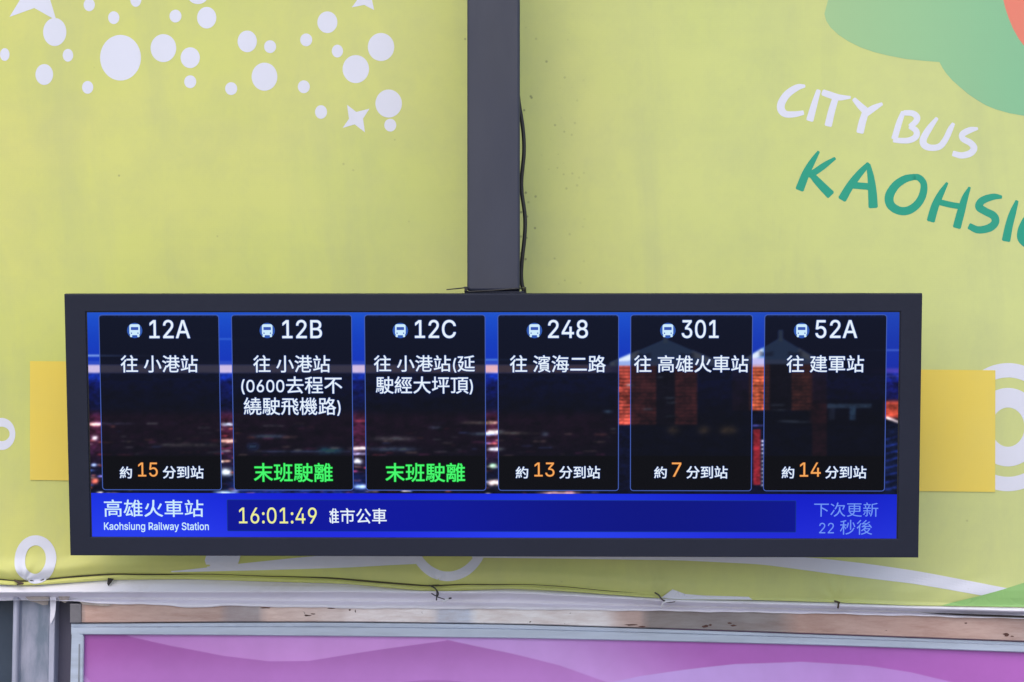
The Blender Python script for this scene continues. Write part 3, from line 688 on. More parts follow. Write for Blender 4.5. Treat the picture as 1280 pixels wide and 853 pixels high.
# towers
def tower(cx, hw, eave, base, apex, orange, gable):
    slope = eave - (eave - apex) * (1 - np.abs(PX - cx) / (hw + 10))
    roof = (PY > slope) & (PY < eave + 4) & (np.abs(PX - cx) < hw + 10)
    over(blur1(roof.astype(float), 1, 1), (105, 155, 225))
    edge = (np.abs(PY - slope - 4) < 4.5) & roof & (np.abs(PX - cx) > hw * .55); over(blur1(blur1(edge.astype(float), 1.6, 0), 2, 1), (225, 238, 255))
    over(bandm(eave - 2, eave + 4) * (np.abs(PX - cx) < hw + 4), (150, 175, 235))
    for s in (-1, 1):
        a = ((np.abs(PX - cx - s * hw * .45) * .35 + (PY - eave + 10)) > 0) & ((PY < eave - 6)) & (np.abs(PX - cx - s * hw * .45) < 9); over(blur1(a.astype(float), 2, 1) * .5, (16, 20, 50))
    fac = (PX > cx - hw) & (PX < cx + hw * (.66 if cx < 900 else 1)) & (PY >= eave + 4) & (PY < base)
    st = .78 + .22 * np.sin(PY * 2 * math.pi / 4.4); base_c = np.array(orange, float)[None, None] * st[..., None]
    m = fac.astype(float)[..., None]; globals()['img'] = img * (1 - m) + base_c * m
    wn = fac & (np.abs(((PX - cx) % 7) - 3.5) < 1.0) & ((PY % 4.4) < 2); over(wn * .4, (70, 22, 32))
    slot = fac & (np.abs(PX - cx) < hw * (.2 if cx < 900 else .34)); over(slot * .9, (14, 16, 34))
    sp_ = (np.abs(PX - cx) < 3) & (PY > apex - 9) & (PY <= apex + 5); over(blur1(sp_ * .9, 1, 1), (150, 185, 215))
tower(832, 60, 454, 532, 424, (215, 88, 74), 0)
tower(976, 40, 452, 514, 422, (232, 108, 72), 0)
over(blur1(((PX > 1012) & (PX < 1034) & (PY > 462) & (PY < 530)) * .55, 2, 1), (120, 46, 44))
over(((PX > 915) & (PX < 936) & (PY > 462) & (PY < 514)) * .5, (90, 40, 50))
over((np.abs(PX - 948) < 9) * bandm(448, 459) * .8, (205, 195, 245))
for y in range(465, 512, 5): over(np.exp(-((PX - 950) / 2.2) ** 4) * np.exp(-((PY - y) / 1.1) ** 2) * .6, (90, 30, 30))
over(((PX > 941.5) & (PX < 951) & (PY > 537) & (PY < 607)) * 1., (135, 34, 46))
for y in range(552, 608, 5): over(np.exp(-((PX - 954) / 2.2) ** 4) * np.exp(-((PY - y) / 1.3) ** 2), (215, 215, 245))
over(np.exp(-((PX - 948) / 8) ** 4) * np.exp(-((PY - 532.5) / 1.0) ** 2) * .8, (110, 110, 230))
over(((PX > 1015) & (PX < 1034) & (PY > 505) & (PY < 590)) * .6, (130, 48, 42))
over(((PX > 1034) & (PX < 1090) & (PY > 505) & (PY < 511)) * .8, (130, 180, 230)); over(((np.abs(PX - 1066) < 4) & (PY > 508) & (PY < 526)) * .9, (110, 170, 235)); over(((np.abs(PX - 1040) < 4) & (PY > 508) & (PY < 526)) * .4, (130, 150, 190))
for x in (842, 880, 906, 914): over(np.exp(-((PX - x) / 7.) ** 2) * np.exp(-((PY - 538) / 5.) ** 2) * .8, (200, 150, 90))
for x, y, l_ in [(838, 498, 7), (839, 504, 6), (838, 521, 6), (825, 472, 4), (972, 507, 9), (974, 513, 8), (985, 527, 12), (810, 512, 6), (1000, 528, 12), (788, 482, 5)]: over(np.exp(-((PX - x) / l_) ** 4) * np.exp(-((PY - y) / 1.2) ** 2) * .8, (170, 190, 210))
# far right strip
over(sm(1102, 1108, PX) * bandm(502, 523, 4) * .9, (190, 72, 52)); over(sm(1106, 1110, PX) * np.exp(-((PY - 524 - (PX - 1112) * .35) / 1.6) ** 2), (240, 220, 225))
over(sm(1102, 1108, PX) * sm(528, 534, PY), (12, 20, 46))
for y in range(548, 612, 9): over(sm(1104, 1108, PX) * np.exp(-((PY - y - 1.5 * np.sin(PX / 5)) / 1.3) ** 2) * .5, (40, 70, 200))
mott = blur1(blur1(rng.random((ch, cw)), 9, 1), 5, 0); mott = (mott - mott.mean()) / mott.std()
fine_ = blur1(blur1(rng.random((ch, cw)), 2.2, 1), 1.2, 0); fine_ = (fine_ - fine_.mean()) / fine_.std()
img = img * np.clip(1 + (.16 * mott + .16 * fine_) * sm(462, 474, PY), .4, 1.6)[..., None]
img = blur1(blur1(img, 2.0, 1), 1.6, 0)
img = np.clip(img * (1 + rng.normal(0, .012, (ch, cw, 1))), 0, 255)

# homography samples: local (u,v) grid -> photo pixel (measured once on the display's own plane)
def uv2px(U, V):
    Pw = np.stack([U, np.zeros_like(U), V], -1) @ np.array(rotm).T + np.array(ctr); d = Pw[..., 1] - CY
    return 640 + F * Pw[..., 0] / d, 426.5 - F * (Pw[..., 2] - ZC) / d
def sample(x, y):
    fx = np.clip((x - CX0) * SS, 0, cw - 1.01); fy = np.clip((y - CY0) * SS, 0, ch - 1.01); ix = fx.astype(int); iy = fy.astype(int); tx = (fx - ix)[..., None]; ty = (fy - iy)[..., None]
    return (img[iy, ix] * (1 - tx) + img[iy, ix + 1] * tx) * (1 - ty) + (img[iy + 1, ix] * (1 - tx) + img[iy + 1, ix + 1] * tx) * ty
pic = picture_mat('screen_picture')
bar_v = pl(620, 617.8)[1]      # top of the blue information bar
def emissive_grid(name, u0, u1, v0, v1, step, h, fn, parent, rad=0):
    nu = max(2, int((u1 - u0) / step) + 1); nv = max(2, int((v1 - v0) / step) + 1)
    U, V = np.meshgrid(np.linspace(u0, u1, nu), np.linspace(v1, v0, nv)); x, y = uv2px(U, V)
    if rad:      # pull the corner vertices in onto a rounded corner
        dx = np.maximum(np.abs(U - (u0 + u1) / 2) - ((u1 - u0) / 2 - rad), 0); dz = np.maximum(np.abs(V - (v0 + v1) / 2) - ((v1 - v0) / 2 - rad), 0)
        m_ = np.maximum(dx, dz); k_ = np.where((dx > 0) & (dz > 0), m_ / np.maximum(np.hypot(dx, dz), 1e-9), 1)
        U = U - np.sign(U - (u0 + u1) / 2) * dx * (1 - k_); V = V - np.sign(V - (v0 + v1) / 2) * dz * (1 - k_)
    Pm = np.stack([U, np.full(U.shape, h), V], -1)
    o = grid(name, Pm, pic, parent, False, colors=lin(np.clip(fn(x, y), 0, 255)).clip(0, 1)); return o
screen = emissive_grid('screen', sx0, sx1, bar_v, sz1, .0011, REC, lambda x, y: sample(x, y), disp_o)
screen['label'] = 'lit screen background showing a blue night skyline'

# ---- lettering
GLYPHS = {
 ' ': (188, []),
 '(': (273, ["89,207 90,244 94,283 101,324 105,348 111,372 117,395 124,418 132,441 145,477 160,510 177,539 236,539 219,503 204,466 191,428 179,390 169,351 161,313 156,276 152,241 151,207 152,176 155,145 160,115 167,83 177,50 188,16 196,-5 205,-27 214,-49 225,-72 236,-96 177,-96 160,-66 145,-36 132,-6 121,24 111,55 103,85 97,116 93,146 90,176"]),
 ')': (273, ["37,-96 49,-72 59,-48 69,-25 78,-3 86,18 97,52 106,85 113,116 118,147 121,177 122,207 121,241 117,276 112,313 104,351 94,390 82,428 69,466 54,503 37,539 97,539 113,510 128,477 142,441 149,418 156,395 162,372 168,348 173,323 179,283 183,244 184,207 183,176 180,145 176,115 170,84 161,53 152,23 140,-7 127,-37 113,-67 97,-96"]),
 '0': (453, ["227,-7 191,-3 158,7 130,24 105,48 85,77 69,113 61,138 55,164 51,192 49,222 48,254 49,286 51,316 55,344 61,370 69,395 85,431 106,461 130,484 159,502 191,512 227,516 262,512 295,502 323,484 348,461 368,431 384,395 392,370 398,344 402,316 404,286 405,254 404,222 402,192 398,164 392,138 384,113 368,77 348,48 323,24 295,7 263,-3", "227,50 250,52 271,60 290,74 306,92 320,116 330,144 338,176 342,213 344,254 342,295 338,332 330,365 320,393 306,416 290,435 271,449 250,457 227,460 203,457 182,449 163,435 147,416 134,393 123,365 115,332 111,295 109,254 111,213 115,176 123,144 134,116 147,92 163,74 182,60 203,52"]),
 '1': (453, ["76,0 76,55 391,55 391,0", "276,509 276,0 212,0 212,448 209,448 86,358 86,427 198,509"]),
 '2': (453, ["64,0 64,47 234,229 252,248 268,266 282,282 294,298 303,312 311,327 316,341 319,356 320,371 319,389 315,405 308,419 298,431 287,441 273,449 258,455 241,458 224,460 205,458 188,454 172,447 159,438 148,427 139,413 132,398 128,381 127,362 66,362 68,391 75,418 86,442 102,464 121,482 143,496 168,507 196,513 225,516 254,513 281,507 306,497 328,482 346,465 361,445 372,423 379,398 381,372 380,354 377,336 371,318 363,299 351,280 336,259 317,235 294,209 267,180 153,60 153,57 389,57 389,0"]),
 '3': (453, ["218,-7 188,-5 159,1 133,10 108,22 88,38 70,57 57,79 48,104 44,132 109,132 112,115 118,100 126,87 137,76 150,66 165,59 182,54 200,51 219,50 239,51 258,55 275,61 291,69 304,80 315,93 323,108 328,125 329,145 328,163 323,180 316,196 306,211 292,223 275,234 254,241 229,246 201,248 157,248 157,299 288,448 288,452 70,452 70,509 372,509 372,461 211,278 211,289 247,290 279,286 308,276 333,262 354,244 371,222 383,198 391,173 393,145 390,116 383,90 370,66 354,45 333,27 309,12 281,2 251,-5"]),
 '4': (453, ["40,105 40,158 247,509 311,509 109,166 109,163 413,163 413,105", "282,0 282,121 282,146 282,318 343,318 343,0"]),
 '5': (453, ["221,-7 192,-5 165,1 140,11 118,25 99,41 83,60 71,82 63,105 60,130 122,130 125,115 130,102 138,89 148,78 160,68 173,60 188,54 204,51 221,50 241,51 259,56 276,64 291,75 304,89 314,104 322,122 326,141 328,162 326,183 321,203 314,221 303,237 290,251 275,262 257,270 238,275 218,277 201,276 184,273 167,268 152,262 139,255 128,246 67,253 96,509 366,509 366,452 151,452 134,301 136,301 148,311 162,318 178,325 194,330 212,333 229,334 252,332 274,328 294,321 313,311 330,299 345,285 358,269 370,251 379,231 386,210 390,187 391,163 388,132 381,102 369,76 352,52 332,32 309,15 282,3 253,-4"]),
 '6': (453, ["226,-7 196,-4 168,3 142,15 119,31 100,51 84,74 73,101 66,130 64,162 65,187 71,212 80,239 93,268 112,302 137,340 252,509 322,509 151,261 145,261 151,270 157,279 165,288 174,295 184,302 196,307 208,311 221,313 235,314 265,312 291,305 316,295 337,280 355,262 370,240 380,215 387,187 389,157 387,127 379,98 368,73 352,50 333,30 310,14 284,3 257,-4", "226,48 245,50 263,55 279,63 293,73 304,86 314,101 322,119 326,137 327,157 326,178 322,196 314,213 304,228 293,241 279,251 263,259 245,264 226,265 207,264 190,259 174,252 160,241 148,229 138,214 131,197 126,179 125,158 126,138 131,119 138,102 148,86 160,73 174,63 190,55 207,50"]),
 '7': (453, ["97,0 323,448 323,452 62,452 62,509 391,509 391,449 165,0"]),
 '8': (453, ["226,-7 193,-5 163,1 136,11 111,25 91,42 74,62 62,84 54,109 52,135 53,156 58,176 65,195 75,212 87,228 101,241 117,252 134,260 153,265 153,267 129,276 109,289 93,308 80,330 73,354 70,380 73,405 79,429 90,450 106,469 124,485 146,498 170,508 197,514 226,516 255,514 282,508 306,498 328,485 346,469 361,450 373,429 379,405 382,380 379,354 372,330 359,308 343,289 323,276 300,267 300,265 319,260 335,252 351,241 365,228 377,212 387,195 395,176 399,156 401,135 398,109 391,84 378,62 362,42 341,25 317,11 289,1 259,-5", "226,49 248,50 267,54 285,60 300,69 313,79 323,91 331,106 335,121 337,139 335,157 330,173 322,189 312,202 298,213 283,223 265,230 247,234 226,235 206,234 187,230 169,223 154,213 140,202 130,189 122,173 117,157 115,139 117,121 121,106 129,91 139,79 152,69 167,60 185,54 205,50", "226,290 244,291 260,294 274,300 287,308 298,318 307,330 314,344 318,359 319,376 318,392 314,407 308,420 299,432 288,442 275,449 260,455 244,459 226,460 208,459 192,455 177,449 164,442 153,432 145,420 138,407 134,392 133,376 134,359 138,344 145,330 154,318 165,308 178,300 193,294 209,291"]),
 '9': (453, ["226,516 256,513 285,506 310,494 333,478 352,458 368,434 380,408 387,378 389,347 387,322 382,296 373,270 359,240 340,207 315,168 200,0 130,0 301,248 307,248 302,238 295,229 287,221 278,214 268,207 257,202 245,198 232,195 218,195 188,197 161,203 137,214 116,229 98,247 83,269 72,294 66,321 64,352 66,382 73,411 85,436 101,459 120,479 143,494 168,506 196,513", "226,460 207,459 190,454 174,446 160,435 148,423 138,407 131,390 127,372 125,352 127,331 131,313 138,295 148,280 160,268 174,257 190,250 207,245 226,243 245,245 263,249 279,257 293,267 305,280 314,295 322,312 326,330 327,350 326,371 322,390 314,407 305,422 293,435 279,446 263,454 245,459"]),
 ':': (188, ["95,-4 83,-3 73,1 63,9 55,18 51,29 50,41 51,53 55,64 63,73 73,81 83,85 95,87 107,85 118,81 128,73 135,64 140,53 141,41 140,29 135,18 128,9 118,1 107,-3", "95,271 83,272 73,277 63,284 55,294 51,304 50,316 51,328 55,339 63,349 73,356 83,360 95,362 107,360 118,356 128,349 135,339 140,328 141,316 140,304 135,294 128,284 118,277 107,272"]),
 'A': (480, ["16,0 201,509 276,509 463,0 395,0 287,302 280,323 272,346 264,372 255,402 244,438 232,478 245,478 233,437 222,402 213,371 204,345 197,322 191,302 85,0", "110,142 110,199 370,199 370,142"]),
 'B': (456, ["60,0 60,509 241,509 274,507 304,501 329,491 350,477 367,461 381,442 390,421 396,398 398,374 397,353 393,336 387,320 378,307 368,295 356,286 343,278 329,272 315,267 315,262 331,260 347,254 363,245 378,234 391,220 402,203 411,184 416,161 418,136 416,111 410,88 400,67 386,48 368,31 344,18 317,8 284,2 247,0", "125,57 245,57 281,60 309,67 330,80 344,96 353,115 355,137 354,153 350,169 342,184 333,197 320,209 306,218 289,225 269,229 248,231 125,231", "125,285 238,285 256,287 273,290 288,296 302,304 314,314 323,326 330,340 335,355 336,372 333,393 326,412 313,429 294,442 270,449 240,452 125,452"]),
 'C': (510, ["267,-7 242,-6 217,-2 194,5 171,13 150,25 131,39 113,55 97,73 82,93 70,115 59,140 51,166 45,193 41,223 40,254 41,285 45,315 51,343 59,369 70,393 82,415 97,436 113,454 131,470 150,484 171,495 194,504 217,510 242,514 267,516 293,514 317,511 340,504 362,496 383,485 402,471 419,456 435,438 448,418 459,397 467,373 473,348 408,348 404,365 397,380 389,395 380,407 369,418 357,428 344,437 330,444 315,449 300,453 284,455 267,456 237,453 209,445 184,432 161,414 141,391 125,364 113,332 106,295 103,254 106,213 113,177 125,145 141,117 161,94 184,76 210,63 237,56 267,53 284,54 300,56 315,60 330,65 344,72 357,81 369,90 380,102 389,114 397,128 404,144 408,160 473,160 467,135 459,112 448,91 435,71 420,53 402,38 383,24 363,13 341,5 317,-2 293,-6"]),
 'K': (467, ["104,145 104,216 116,231 128,246 139,261 151,275 162,289 174,303 187,317 199,331 212,344 364,509 448,509 231,276 228,276", "60,0 60,509 125,509 125,334 124,225 125,193 125,0", "372,0 188,259 228,309 449,0"]),
 'R': (449, ["60,0 60,509 236,509 273,506 305,500 333,489 356,473 376,455 390,433 401,408 407,381 409,352 407,323 401,296 390,271 376,250 356,232 333,217 305,206 273,200 236,198 96,198 96,255 234,255 258,256 280,260 298,267 313,276 325,287 334,300 340,316 344,333 345,352 344,371 340,389 334,405 325,419 313,430 298,440 279,446 258,451 233,452 125,452 125,0", "353,0 230,229 303,229 428,0"]),
 'S': (447, ["224,-9 188,-7 156,-1 128,9 102,23 81,40 64,60 51,83 42,109 38,137 104,137 108,118 114,102 123,88 136,76 150,66 166,59 185,53 204,50 224,49 246,50 267,54 286,60 303,69 317,79 329,92 338,106 344,122 346,139 344,154 340,168 332,179 322,189 310,197 296,205 280,211 263,217 245,222 184,239 145,253 112,269 86,289 67,313 56,341 52,372 54,400 62,425 75,448 92,468 113,484 138,498 165,508 195,514 227,516 259,514 289,508 316,498 340,484 360,468 377,449 390,427 398,403 401,378 337,378 332,402 320,421 302,437 280,449 254,456 225,459 204,457 185,454 167,448 152,440 139,430 129,418 121,405 117,391 115,376 117,359 122,345 131,334 142,324 155,315 169,308 184,302 198,297 212,293 264,279 279,275 295,270 312,264 328,256 344,248 359,238 372,226 384,213 395,198 402,180 407,161 408,139 406,112 399,87 386,64 370,43 349,25 323,11 294,0 261,-7"]),
 'a': (389, ["160,-9 137,-7 115,-3 94,5 76,15 60,29 48,45 38,63 32,84 30,108 32,128 36,146 43,161 53,174 64,184 78,193 92,200 108,206 125,211 143,214 161,217 178,220 200,223 218,225 234,227 247,229 257,231 265,235 271,240 274,246 276,255 276,257 275,272 272,285 267,297 260,307 251,315 240,322 227,327 212,330 196,331 178,330 163,327 149,322 137,316 127,309 118,301 110,292 104,283 100,274 41,291 51,313 64,331 79,346 95,358 114,368 133,375 153,380 173,383 194,384 208,384 223,382 239,379 255,375 271,369 286,360 300,350 312,336 322,320 330,301 335,278 337,251 337,0 277,0 277,52 272,52 267,43 260,34 252,25 242,16 229,8 215,1 199,-4 181,-7", "170,45 192,47 211,51 228,59 242,68 254,80 263,93 270,108 274,122 276,138 276,190 272,187 267,184 259,182 251,180 241,178 231,176 221,174 210,173 200,171 175,168 161,166 147,163 134,159 122,153 112,147 103,139 97,130 93,118 92,105 93,93 96,82 102,72 109,64 119,57 130,52 142,48 156,46"]),
 'g': (425, ["207,-151 180,-149 156,-146 134,-140 114,-132 97,-122 82,-110 70,-97 59,-84 51,-69 101,-41 107,-49 114,-57 122,-66 131,-74 142,-82 154,-88 169,-93 187,-96 207,-97 236,-95 261,-87 282,-75 298,-58 308,-34 311,-6 311,68 306,68 301,60 294,51 287,41 277,32 266,23 252,16 236,10 217,6 195,5 165,7 138,14 113,27 90,43 71,65 55,90 43,120 36,154 34,191 36,229 43,263 55,293 71,320 90,342 112,361 138,374 166,382 196,384 218,383 237,379 253,373 267,365 279,356 288,346 296,336 302,327 308,319 313,319 313,379 372,379 372,-9 370,-40 363,-67 350,-90 334,-109 314,-124 291,-136 265,-144 237,-149", "205,59 227,61 246,66 264,75 278,87 290,103 300,121 307,142 311,166 312,193 311,219 307,242 300,264 291,283 279,299 264,312 247,322 227,328 205,330 182,328 163,322 145,312 130,298 118,282 109,262 102,241 98,218 96,193 98,167 102,144 109,123 118,104 131,88 145,76 163,66 183,61"]),
 'h': (410, ["114,227 114,0 53,0 53,509 114,509 114,287 102,287 116,319 132,344 152,362 175,374 200,382 227,384 252,383 275,377 295,369 313,356 328,340 341,321 350,298 355,271 357,240 357,0 296,0 296,235 293,263 286,286 273,304 256,318 235,326 210,329 192,328 176,324 161,317 147,308 136,297 126,283 119,266 115,248"]),
 'i': (167, ["53,0 53,379 114,379 114,0", "84,443 73,444 63,448 54,455 47,463 43,472 41,483 43,494 47,504 54,512 63,518 73,522 84,524 95,522 105,518 114,512 121,504 125,494 126,483 125,472 121,463 114,455 105,448 95,444"]),
 'l': (189, ["139,-2 112,0 91,8 74,20 62,37 55,59 53,84 53,509 114,509 114,99 114,83 117,71 120,62 126,57 135,53 146,52 152,52 157,52 160,53 164,53 167,54 170,54 181,3 175,1 169,0 162,-1 154,-2 147,-2"]),
 'n': (410, ["114,227 114,0 53,0 53,379 112,379 112,287 102,287 116,319 132,344 152,362 175,374 200,382 227,384 252,383 275,377 295,369 313,356 328,340 341,321 350,298 355,271 357,240 357,0 296,0 296,235 293,263 286,286 273,304 256,318 235,326 210,329 192,328 176,324 161,317 147,308 136,297 126,283 119,266 115,248"]),
 'o': (415, ["207,-8 174,-5 144,3 117,16 93,35 72,58 56,85 44,116 37,150 34,187 37,225 44,260 56,291 72,318 93,341 117,360 144,374 174,382 207,384 241,382 271,374 299,360 323,341 343,318 359,291 371,260 379,225 381,187 379,150 371,116 359,85 343,58 323,35 299,16 271,3 241,-5", "207,46 231,49 252,55 270,66 285,80 298,97 307,117 314,139 318,163 319,187 318,212 314,236 307,258 298,278 285,296 270,310 252,321 231,328 207,330 184,328 163,321 145,310 130,296 118,278 108,258 102,236 98,212 96,187 98,163 102,139 108,117 118,97 130,80 145,66 163,55 184,49"]),
 's': (365, ["182,-8 157,-7 133,-3 112,3 93,12 76,24 62,38 50,54 41,73 36,94 94,107 101,87 111,72 124,60 141,52 160,47 181,45 206,47 227,53 244,62 258,74 265,88 268,103 266,115 262,126 254,136 243,144 229,150 212,155 149,170 118,180 92,192 72,208 58,227 50,249 47,274 49,295 55,314 65,332 79,347 95,360 115,370 137,378 161,383 187,384 212,383 234,379 254,372 271,363 286,352 299,339 309,324 318,308 324,290 268,277 262,291 254,304 243,316 228,325 210,331 187,333 166,331 147,326 131,317 119,305 111,292 109,277 110,264 115,253 124,243 136,235 152,229 172,223 229,209 261,200 287,187 306,171 320,153 328,131 331,107 329,85 323,65 312,47 298,31 281,18 260,6 236,-2 210,-7"]),
 't': (227, ["204,379 204,327 6,327 6,379", "65,471 126,471 126,98 127,83 130,70 136,61 144,55 156,51 170,50 175,50 180,50 185,51 191,52 197,53 202,54 213,2 207,0 200,-2 192,-3 184,-3 176,-4 168,-4 138,-1 113,7 92,21 77,41 68,64 65,93"]),
 'u': (410, ["182,-5 158,-3 135,2 115,11 97,23 82,39 69,59 60,82 54,109 53,139 53,379 114,379 114,144 116,117 124,94 137,75 154,61 175,53 200,50 218,51 234,55 249,62 263,71 274,83 283,97 290,113 295,132 296,153 296,379 357,379 357,0 298,0 298,92 307,92 294,60 277,35 257,17 234,5 209,-3"]),
 'w': (567, ["138,0 23,379 87,379 133,214 140,190 147,164 154,137 161,107 168,75 175,41 165,41 172,74 179,105 186,135 192,163 199,189 206,214 252,379 316,379 362,214 368,189 375,163 382,136 388,106 395,75 402,41 391,41 399,75 406,106 413,135 420,163 427,189 434,214 480,379 545,379 429,0 368,0 319,172 305,225 300,243 295,262 291,280 277,338 291,338 277,280 272,262 267,243 263,225 258,207 253,189 248,172 199,0"]),
 'y': (389, ["47,-139 61,-86 71,-87 83,-89 94,-90 104,-89 113,-86 122,-81 130,-74 138,-64 145,-51 151,-36 163,-1 17,379 84,379 165,155 173,132 180,109 187,87 193,64 199,42 206,21 184,21 190,42 196,64 202,87 209,110 216,132 224,155 305,379 371,379 204,-58 196,-77 187,-93 177,-107 165,-119 153,-128 139,-136 125,-141 109,-144 91,-145 82,-145 73,-144 65,-143 57,-142 52,-140"]),
}

_cache = {}
def fill_mesh(o, cu):
    bpy.context.view_layer.update()
    me = bpy.data.meshes.new_from_object(o.evaluated_get(bpy.context.evaluated_depsgraph_get())); bpy.data.objects.remove(o); bpy.data.curves.remove(cu)
    co = np.empty(len(me.vertices) * 3); me.vertices.foreach_get('co', co); co = co.reshape(-1, 3)[:, :2].copy()
    fs = [tuple(p_.vertices) for p_ in me.polygons]; bpy.data.meshes.remove(me); return co, fs
def cjk(chs):
    if chs in _cache: return _cache[chs]
    cu = bpy.data.curves.new('t', 'FONT'); cu.body = chs; cu.resolution_u = 3; cu.fill_mode = 'FRONT'
    o = bpy.data.objects.new('t', cu); col.objects.link(o); _cache[chs] = fill_mesh(o, cu); return _cache[chs]
def latin(ch):
    if ch in _cache: return _cache[ch]
    cs = [[tuple(int(k) / 1000 for k in q_.split(',')) for q_ in c_.split()] for c_ in GLYPHS[ch][1]]
    area = lambda p_: sum(p_[i - 1][0] * p_[i][1] - p_[i][0] * p_[i - 1][1] for i in range(len(p_)))
    big = max(cs, key=lambda p_: abs(area(p_))); solid = [p_ for p_ in cs if area(p_) * area(big) > 0]; holes = [p_ for p_ in cs if area(p_) * area(big) < 0]
    A_, B_ = [], []
    for si_, so in enumerate(solid):
        c1, f1 = fill_loops([so] + (holes if so is big else [])); B_ += [tuple(i + sum(map(len, A_)) for i in f_) for f_ in f1]; A_.append(c1)
    _cache[ch] = (np.concatenate(A_), B_); return _cache[ch]
def fill_loops(loops):
    cu = bpy.data.curves.new('t', 'CURVE'); cu.dimensions = '2D'; cu.fill_mode = 'BOTH'
    for pts in loops:
        sp_ = cu.splines.new('POLY'); sp_.points.add(len(pts) - 1); sp_.use_cyclic_u = True
        for i, p_ in enumerate(pts): sp_.points[i].co = (p_[0], p_[1], 0, 1)
    o = bpy.data.objects.new('t', cu); col.objects.link(o); return fill_mesh(o, cu)
EM_W = (lambda a_, b_: (b_[0][:, 0].max() - a_[0][:, 0].max()))(cjk('一'), cjk('一一'))
def layout(s):
    x = 0; V = []; Fc = []; mixed = any(ord(c_) > 999 for c_ in s); k = .86 * EM_W / .72 if mixed else 1.
    b_ = 0
    for c_ in s:
        if c_ == ' ' and mixed: x += .26 * EM_W; continue
        if ord(c_) > 999: co, fs = cjk(c_); adv = EM_W; kk = 1
        else:
            kk = 1.27 * EM_W if mixed else 1.
            adv = GLYPHS[c_][0] / 1000 * kk * (.9 if mixed else 1)
            if not GLYPHS[c_][1]: x += adv; continue
            co, fs = latin(c_); co = co * ([.9, 1] if mixed else [1, 1])
        V.append(co * kk + [x, 0]); Fc += [tuple(i + b_ for i in f_) for f_ in fs]; b_ += len(co); x += adv
    return np.concatenate(V), Fc
def lettering(name, s, bx, mat, parent, h, bold=0., outline=None, cut=None):
    """s fitted in the box bx = (x0, x1, y0, y1) of photo pixels on the display plane; bold and outline (painted bloom) in photo pixels"""
    ym = (bx[2] + bx[3]) / 2; xm = (bx[0] + bx[1]) / 2
    u0, u1 = pl(bx[0], ym)[0], pl(bx[1], ym)[0]; v1, v0 = pl(xm, bx[2])[1], pl(xm, bx[3])[1]
    co, fs = layout(s); lo, hi = co.min(0), co.max(0)
    co = (co - lo) * np.array([(u1 - u0) / (hi[0] - lo[0]), (v1 - v0) / (hi[1] - lo[1])]) + np.array([u0, v0])
    V = []; Fc = []; FM = []
    def add(dx, dz, hh, mi):
        b_ = len(V); V.extend([(a_[0] + dx, hh, a_[1] + dz) for a_ in co]); Fc.extend([tuple(i + b_ for i in f_) for f_ in fs]); FM.extend([mi] * len(fs))
    if outline:  # offset copies in a dim colour, imitating the bloom around lit glyphs
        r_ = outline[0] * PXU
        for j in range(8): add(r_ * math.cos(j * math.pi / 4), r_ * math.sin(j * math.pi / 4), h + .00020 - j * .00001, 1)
    if bold:
        for j in range(4): add(bold * PXU * math.cos(j * math.pi / 2 + .78), bold * PXU * math.sin(j * math.pi / 2 + .78), h + .00006 - j * .00001, 0)
    else: add(0, 0, h, 0)
    mats = [mat] + ([outline[1]] if outline else [])  # second material colours the painted bloom
    o = mesh(name, V, Fc, mats, parent, fm=FM)
    if cut is not None:
        bm = bmesh.new(); bm.from_mesh(o.data); cu_ = pl(cut, ym)[0]
        bmesh.ops.bisect_plane(bm, geom=bm.verts[:] + bm.edges[:] + bm.faces[:], plane_co=(cu_, 0, 0), plane_no=(1, 0, 0), clear_inner=True)
        bm.to_mesh(o.data); bm.free()
    return o
PXU = DW / 1068.      # metres per photo pixel on the display
e_white = emit_mat('glyph_white', (232, 244, 255), 1.0); e_blue = emit_mat('glyph_blue_glow', (34, 62, 130))
e_orange = emit_mat('glyph_orange', (250, 172, 92)); e_brown = emit_mat('glyph_orange_glow', (110, 50, 22))
e_green = emit_mat('glyph_green', (70, 250, 110)); e_dgreen = emit_mat('glyph_green_glow', (10, 110, 30))
e_yellow = emit_mat('glyph_yellow', (238, 240, 150)); e_pale = emit_mat('glyph_pale_blue', (112, 150, 246))
e_icon = emit_mat('icon_blue', (46, 88, 176)); e_win = emit_mat('icon_window', (52, 84, 178)); e_line = emit_mat('card_outline', (66, 92, 176)); e_cyan = emit_mat('glyph_cyan_white', (205, 236, 255))

CARDS = [((125.3, 275), ('12A', (186.5, 237), 168), [('往 小港站', 150.7, 246.7)], ('約', 149.5, 164.4, '15', 172.3, 196.7, '分到站', 203.4, 254)),
 ((290.5, 440.6), ('12B', (352.7, 402), 333.8), [('往 小港站', 316.5, 412.2), ('(0600去程不', 301.5, 427.4), ('繞駛飛機路)', 304.6, 425.3)], (317.4, 415.5)),
 ((456.3, 607), ('12C', (518.6, 569.5), 500.3), [('往 小港站(延', 467.4, 593.3), ('駛經大坪頂)', 469.9, 590.8)], (482, 581)),
 ((622.4, 773.4), ('248', (685.3, 734.7), 668), [('往 濱海二路', 637.5, 757)], ('約', 644.8, 660, '13', 668, 693, '分到站', 699.3, 750)),
 ((788, 940.3), ('301', (852.5, 898.2), 834.9), [('往 高雄火車站', 792.8, 935.4)], ('約', 818, 833.3, '7', 840, 851.6, '分到站', 858.3, 909.5)),
 ((955, 1107.5), ('52A', (1019.8, 1071.6), 1002.2), [('往 建軍站', 983.6, 1080)], ('約', 977.5, 992.7, '14', 1000, 1026, '分到站', 1032, 1083))]
noise_top = rng.random((12, 1200))
